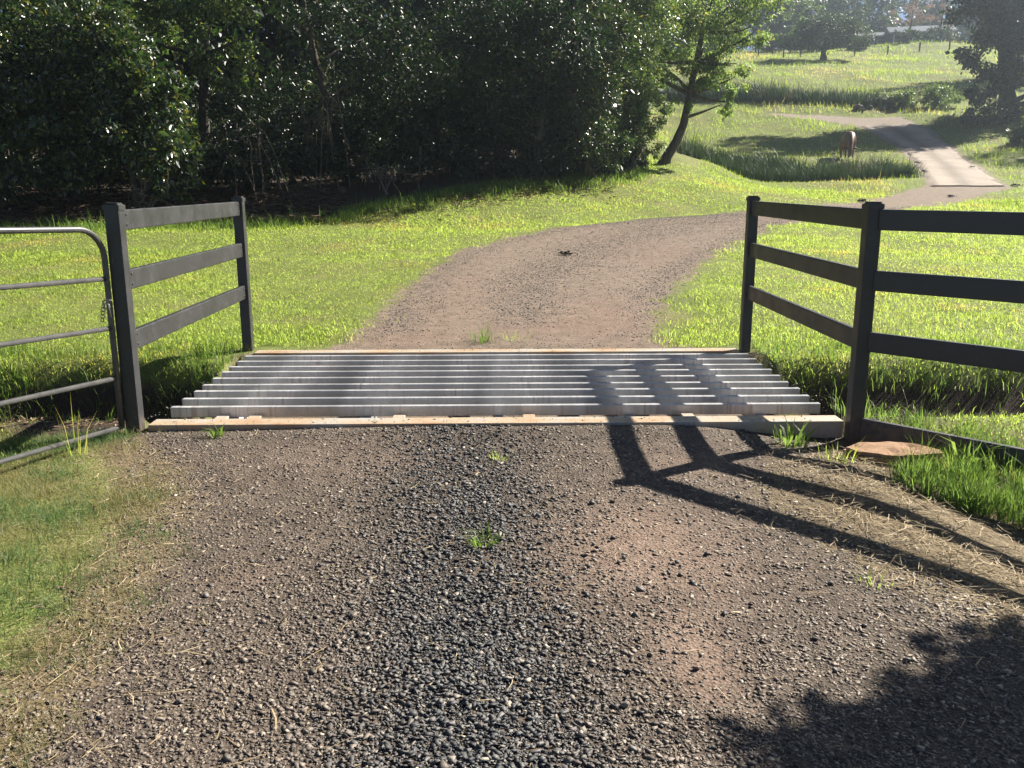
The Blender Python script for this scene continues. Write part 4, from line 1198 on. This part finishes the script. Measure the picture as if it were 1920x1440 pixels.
# thin rust-coloured trees by the house
for k, (x, y, lab) in enumerate(((50.8, 115, 'sparse pinkish-brown tree in front of the farmhouse roof'), (55.6, 117, 'thin rusty tree right of the sparse pinkish-brown tree'))):
    z = float(T(x, y))
    tree('sparse_tree', lab, (x, y), [(x, y, z + 3.2, 1.9, 1.7, 1.4), (x + .4, y, z + 5.2, 1.5, 1.4, 1.3), (x - .9, y, z + 4.2, 1.2, 1.1, 1.1), (x + 1.3, y, z + 3.6, 1.1, 1.1, 1.0)], 1500, .20, M['leaf_rust'], .14, seed=50 + k)
for k, (x, y, s, lab) in enumerate(((31.6, 109, 1.5, 'dark shrub behind the trunk of the domed tree, on its left'), (36.5, 108.6, 1.4, 'dark shrub behind the domed tree, on its right'), (41.2, 107.5, 1.1, 'rounded garden shrub on the mound before the farmhouse'), (36.4, 112.4, 2.3, 'pale leafy shrub rising behind the top of the domed tree'), (49.0, 112, 1.3, 'garden shrub left of the sparse pinkish-brown tree'), (53.4, 113, 1.5, 'garden shrub right of the sparse pinkish-brown tree'), (57.5, 114, 1.8, 'garden shrub hiding the right end of the farmhouse'))):
    z = float(T(x, y))
    hz = 2.0 if k == 3 else .7
    tree('shrub', lab, (x, y), [(x, y, z + s * hz * .9, s, s, s * hz * .6), (x + s * .8, y, z + s * .5, s * .7, s * .7, s * .5)], 1500, .30, M['leaf_pale'] if k == 3 else M['leaf_far'], .08, cat='shrub', seed=55 + k)
# tree out of the picture on the right whose shadow falls into the foreground
tree('roadside_tree', 'small leafy tree beside the entrance, just outside the right edge of the picture', (6.9, 4.4),
     [(5.0, 4.50, 3.0, .30, .27, .12), (4.66, 4.47, 3.0, .17, .15, .07), (4.46, 4.44, 3.0, .10, .10, .05), (5.25, 4.86, 3.0, .18, .16, .08), (4.96, 4.74, 3.0, .11, .10, .05), (4.33, 4.44, 3.0, .05, .05, .03), (5.5, 4.55, 3.0, .38, .34, .15), (6.4, 4.45, 3.4, .7, .6, .35), (5.3, 4.1, 2.95, .4, .35, .14)],
     9000, .11, M['leaf_bush'], .07, seed=77, twig=.28, aspect=.5, per=14, shell=.2)

# palm
def palm(label, base, h, nf, L, seed):
    rg = np.random.default_rng(seed)
    bz = float(T(*base)); t = empty('palm', (base[0], base[1], bz), label, 'palm', 'palms by the farmhouse')
    top = np.array([.3, 0, h])
    obj('trunk', *tube(bend_path((0, 0, -.2), top, .04, rg, 6), np.linspace(.2, .13, 6), 8), M['bark'], t, smooth=True)
    parts = []
    for k in range(nf):
        a = k * 2.4 + rg.normal(0, .2); el = rg.uniform(.1, 1.3)
        d = np.array([math.cos(a), math.sin(a), 0])
        Vf, Ff = [], []
        for j in range(12):
            u = j / 11
            c = top + d * (L * u * math.cos(el * (1 - u * .5))) + np.array([0, 0, L * (math.sin(el) * u - .85 * u * u)])
            s = np.array([-d[1], d[0], 0]) * L * .16 * math.sin(math.pi * min(1, u * .9 + .12))
            Vf += [c - s + np.array([0, 0, -.12 * L * u]), c, c + s + np.array([0, 0, -.12 * L * u])]
        for j in range(11):
            if j % 2 == 0 or j < 1:
                Ff += [(3 * j, 3 * j + 1, 3 * j + 4, 3 * j + 3), (3 * j + 1, 3 * j + 2, 3 * j + 5, 3 * j + 4)]
            else:
                Ff += [(3 * j, 3 * j + 1, 3 * j + 4), (3 * j + 1, 3 * j + 2, 3 * j + 4)]
        obj('frond', np.array(Vf), Ff, M['frond'], t)
palm('palm with drooping pale fronds behind the farmhouse', (55.0, 133), 5.2, 15, 2.7, 91)
palm('shorter palm left of the drooping palm, behind the domed tree', (50.2, 131), 4.2, 13, 2.4, 92)

# ------------------------------------------------------------------ far fences and farmhouse
def line_fence(name, label, pts, h, pw, pm, rails, rr_, rm, cat='fence'):
    p0 = pts[0]; B = np.array([p0[0], p0[1], float(T(*p0))])
    t = empty(name, tuple(B), label, cat)
    for x, y in pts:
        z = float(T(x, y))
        o = link('post', box_mesh('post', pw, pw, h + .3, .01, 1), pm, t)
        o.location = (x - B[0], y - B[1], z + h / 2 - .15 - B[2])
    for z_ in rails:
        for (x0, y0), (x1, y1) in zip(pts[:-1], pts[1:]):
            a = np.array([x0, y0, float(T(x0, y0)) + z_]) - B; b = np.array([x1, y1, float(T(x1, y1)) + z_]) - B
            obj('rail' if rr_ > .02 else 'wire', *tube([a, (a + b) / 2, b], rr_, 6), rm, t)
    return t
line_fence('wire_fence', 'dark timber posts with thin wires across the upper paddock', [(24.5, 99), (27.9, 99), (30.6, 99), (32.6, 99.6), (34.8, 99.4), (38.6, 100), (43, 102), (47.4, 104), (51, 104.5), (54.5, 104)], 1.0, .13, M['wood'], (.45, .85), .008, M['tube'])
line_fence('paddock_fence', 'white two-rail fence beyond the left shoulder of the domed tree', [(28.5, 118.5), (31.0, 118), (33.4, 117.2), (35.8, 116.4)], 1.3, .14, M['white'], (.65, 1.2), .06, M['white'])
line_fence('paddock_fence', 'dark two-rail yard fence under the left side of the domed tree', [(29.5, 106), (31.5, 106), (33.5, 106), (35.5, 106)], 1.1, .13, M['wood'], (.5, 1.0), .05, M['wood'])

def house(label, x, y, wx, wy, hw, hr, rz, over=.6):
    z = float(T(x, y))
    t = empty('farmhouse', (x, y, z), label, 'house'); t.rotation_euler.z = rz
    o = link('wall', box_mesh('wall', wx, wy, hw + .6, .0), M['wall'], t); o.location = (0, 0, hw / 2 - .3)
    a, b = wx / 2 + over, wy / 2 + over
    Vr = [(-a, -b, hw - .15), (a, -b, hw - .15), (a, 0, hw + hr), (-a, 0, hw + hr), (-a, b, hw - .15), (a, b, hw - .15)]
    Vr += [(p[0], p[1], p[2] + .14) for p in Vr]
    Fr = [(0, 1, 2, 3), (3, 2, 5, 4), (9, 8, 7, 6), (10, 11, 8, 9), (0, 6, 7, 1), (4, 5, 11, 10), (0, 3, 9, 6), (3, 4, 10, 9), (1, 7, 8, 2), (2, 8, 11, 5)]
    obj('roof', Vr, Fr, M['roof'], t)
    n = int(wx // 2.2)
    for i in range(n):
        xx_ = -wx / 2 + (i + .5) * wx / n
        f = link('window', box_mesh('window', 1.1, .10, 1.0, .01, 1), M['white'], t); f.location = (xx_, -wy / 2 - .03, hw * .55)
        p = link('pane', box_mesh('pane', .94, .03, .84, 0), M['glass'], f); p.location = (0, -.05, 0)
    for i in range(n + 1):
        v = link('veranda_post', box_mesh('veranda_post', .12, .12, hw, .01, 1), M['white'], t); v.location = (-wx / 2 + i * wx / n, -wy / 2 - over + .1, hw / 2 - .2)
    return t
house('low farmhouse with pale metal roof behind the sparse pinkish-brown tree', 56.0, 123.5, 7.0, 4.5, 2.3, .9, R(-14))
house('small shed with grey metal roof between the domed tree and the farmhouse', 51.0, 127.5, 4.6, 3.4, 2.2, .6, R(-4))

# rocks by the upper bend
for k, (x, y, s, lab) in enumerate(((24.6, 62.3, .45, 'pale boulder at the left of the rocks beside the upper bend'), (25.5, 62.7, .38, 'boulder in the middle of the rocks beside the upper bend'), (26.7, 63.8, .75, 'large dark boulder behind the rocks at the upper bend'), (26.3, 62.5, .3, 'small boulder nearest the road at the upper bend'))):
    tv, tf = stone_template(300 + k, 16, (1, .8, .75))
    bm = bmesh.new()
    vs = [bm.verts.new(v) for v in tv * s]
    for f in tf: bm.faces.new([vs[i] for i in f])
    bmesh.ops.bevel(bm, geom=list(bm.edges), offset=s * .08, segments=2, affect='EDGES')
    me = bpy.data.meshes.new('boulder'); bm.to_mesh(me); bm.free()
    tag(link('boulder', me, M['rock'], loc=(x, y, float(T(x, y)) + s * .35)), lab, 'rock', 'boulders at the upper bend')

# ------------------------------------------------------------------ cow, grazing and facing the camera
def skin_body(name, verts, edges, radii, root, sub=2):
    me = bpy.data.meshes.new(name)
    me.from_pydata(verts, edges, [])
    o = bpy.data.objects.new(name, me); COL.objects.link(o)
    o.modifiers.new('skin', 'SKIN')
    lay = me.skin_vertices[0].data
    for i, r_ in enumerate(radii):
        lay[i].radius = r_ if isinstance(r_, tuple) else (r_, r_)
        lay[i].use_root = (i == root)
    s = o.modifiers.new('sub', 'SUBSURF'); s.levels = sub; s.render_levels = sub
    dg = bpy.context.evaluated_depsgraph_get()
    m2 = bpy.data.meshes.new_from_object(o.evaluated_get(dg))
    bpy.data.objects.remove(o); bpy.data.meshes.remove(me)
    m2.polygons.foreach_set('use_smooth', np.ones(len(m2.polygons), dtype=bool))
    m2.name = name
    return m2
cvv, cee, crr = [], [], []
def cvx(p, r_, par=None):
    cvv.append(p); crr.append(r_)
    if par is not None: cee.append((par, len(cvv) - 1))
    return len(cvv) - 1
# local: +Y is forward
pel = cvx((0, -.62, 1.03), (.30, .34))
ru = cvx((0, -.86, 1.00), (.22, .26), pel)
be = cvx((0, -.10, .97), (.33, .40), pel)
ch = cvx((0, .40, .98), (.29, .39), be)
sh = cvx((0, .72, 1.02), (.22, .30), ch)
nk = cvx((.03, 1.02, .80), (.14, .20), sh)
nk2 = cvx((.07, 1.22, .52), (.11, .15), nk)
hd = cvx((.09, 1.32, .33), (.115, .13), nk2)
mz = cvx((.10, 1.42, .14), (.075, .085), hd)
mz2 = cvx((.10, 1.45, .05), (.065, .07), mz)
for s in (-1, 1):
    a = cvx((s * .19, -.66, .74), (.13, .17), pel); b = cvx((s * .19, -.80, .46), .075, a); c = cvx((s * .19, -.74, .16), .05, b); d = cvx((s * .19, -.70, .02), .06, c)
    a = cvx((s * .17, .52, .70), (.10, .13), ch); b = cvx((s * .17, .56, .40), .06, a); c = cvx((s * .17, .54, .14), .045, b); d = cvx((s * .17, .57, .02), .056, c)
cow_me = skin_body('body', cvv, cee, crr, pel)
CX, CY = 17.75, 45.9
cow = empty('cow', (CX, CY, float(T(CX, CY))), 'brown cow grazing head down behind the dark reeds', 'cow')
cow.rotation_euler.z = R(168)
link('body', cow_me, M['hide'], cow)
for s in (-1, 1):
    Ve, Fe = tube([(.09 + s * .09, 1.24, .46), (.09 + s * .18, 1.22, .47), (.09 + s * .27, 1.22, .45), (.09 + s * .31, 1.23, .43)], [.03, .055, .045, .01], 8)
    Ve = (Ve - np.array([0, 1.22, .46])) * np.array([1, .5, 1]) + np.array([0, 1.22, .46])
    obj('ear', Ve, Fe, M['hide_dark'], cow, smooth=True)
    obj('horn', *tube([(.09 + s * .05, 1.20, .50), (.09 + s * .11, 1.17, .56), (.09 + s * .12, 1.17, .61)], [.022, .016, .004], 6), M['twig'], cow, smooth=True)
obj('tail', *tube([(0, -1.02, 1.12), (0, -1.12, 1.0), (0, -1.14, .7), (.02, -1.13, .45), (.02, -1.12, .30)], [.035, .025, .02, .03, .012], 8), M['hide_dark'], cow, smooth=True)

# ------------------------------------------------------------------ air
m = bpy.data.materials.new('haze_air'); m.use_nodes = True
nt = m.node_tree
for n_ in list(nt.nodes): nt.nodes.remove(n_)
out = nt.nodes.new('ShaderNodeOutputMaterial')
pv = nd(nt, 'ShaderNodeVolumePrincipled', ins={'Color': (0.74, 0.87, 1.0, 1), 'Density': 0.0012, 'Anisotropy': 0.8})
nt.links.new(pv.outputs[0], out.inputs['Volume'])
hz = link('haze', box_mesh('haze', 530, 460, 48, 0), m)
hz.location = (0, 200, 21.5)
tag(hz, 'pale morning haze over the valley', 'haze', kind='stuff')
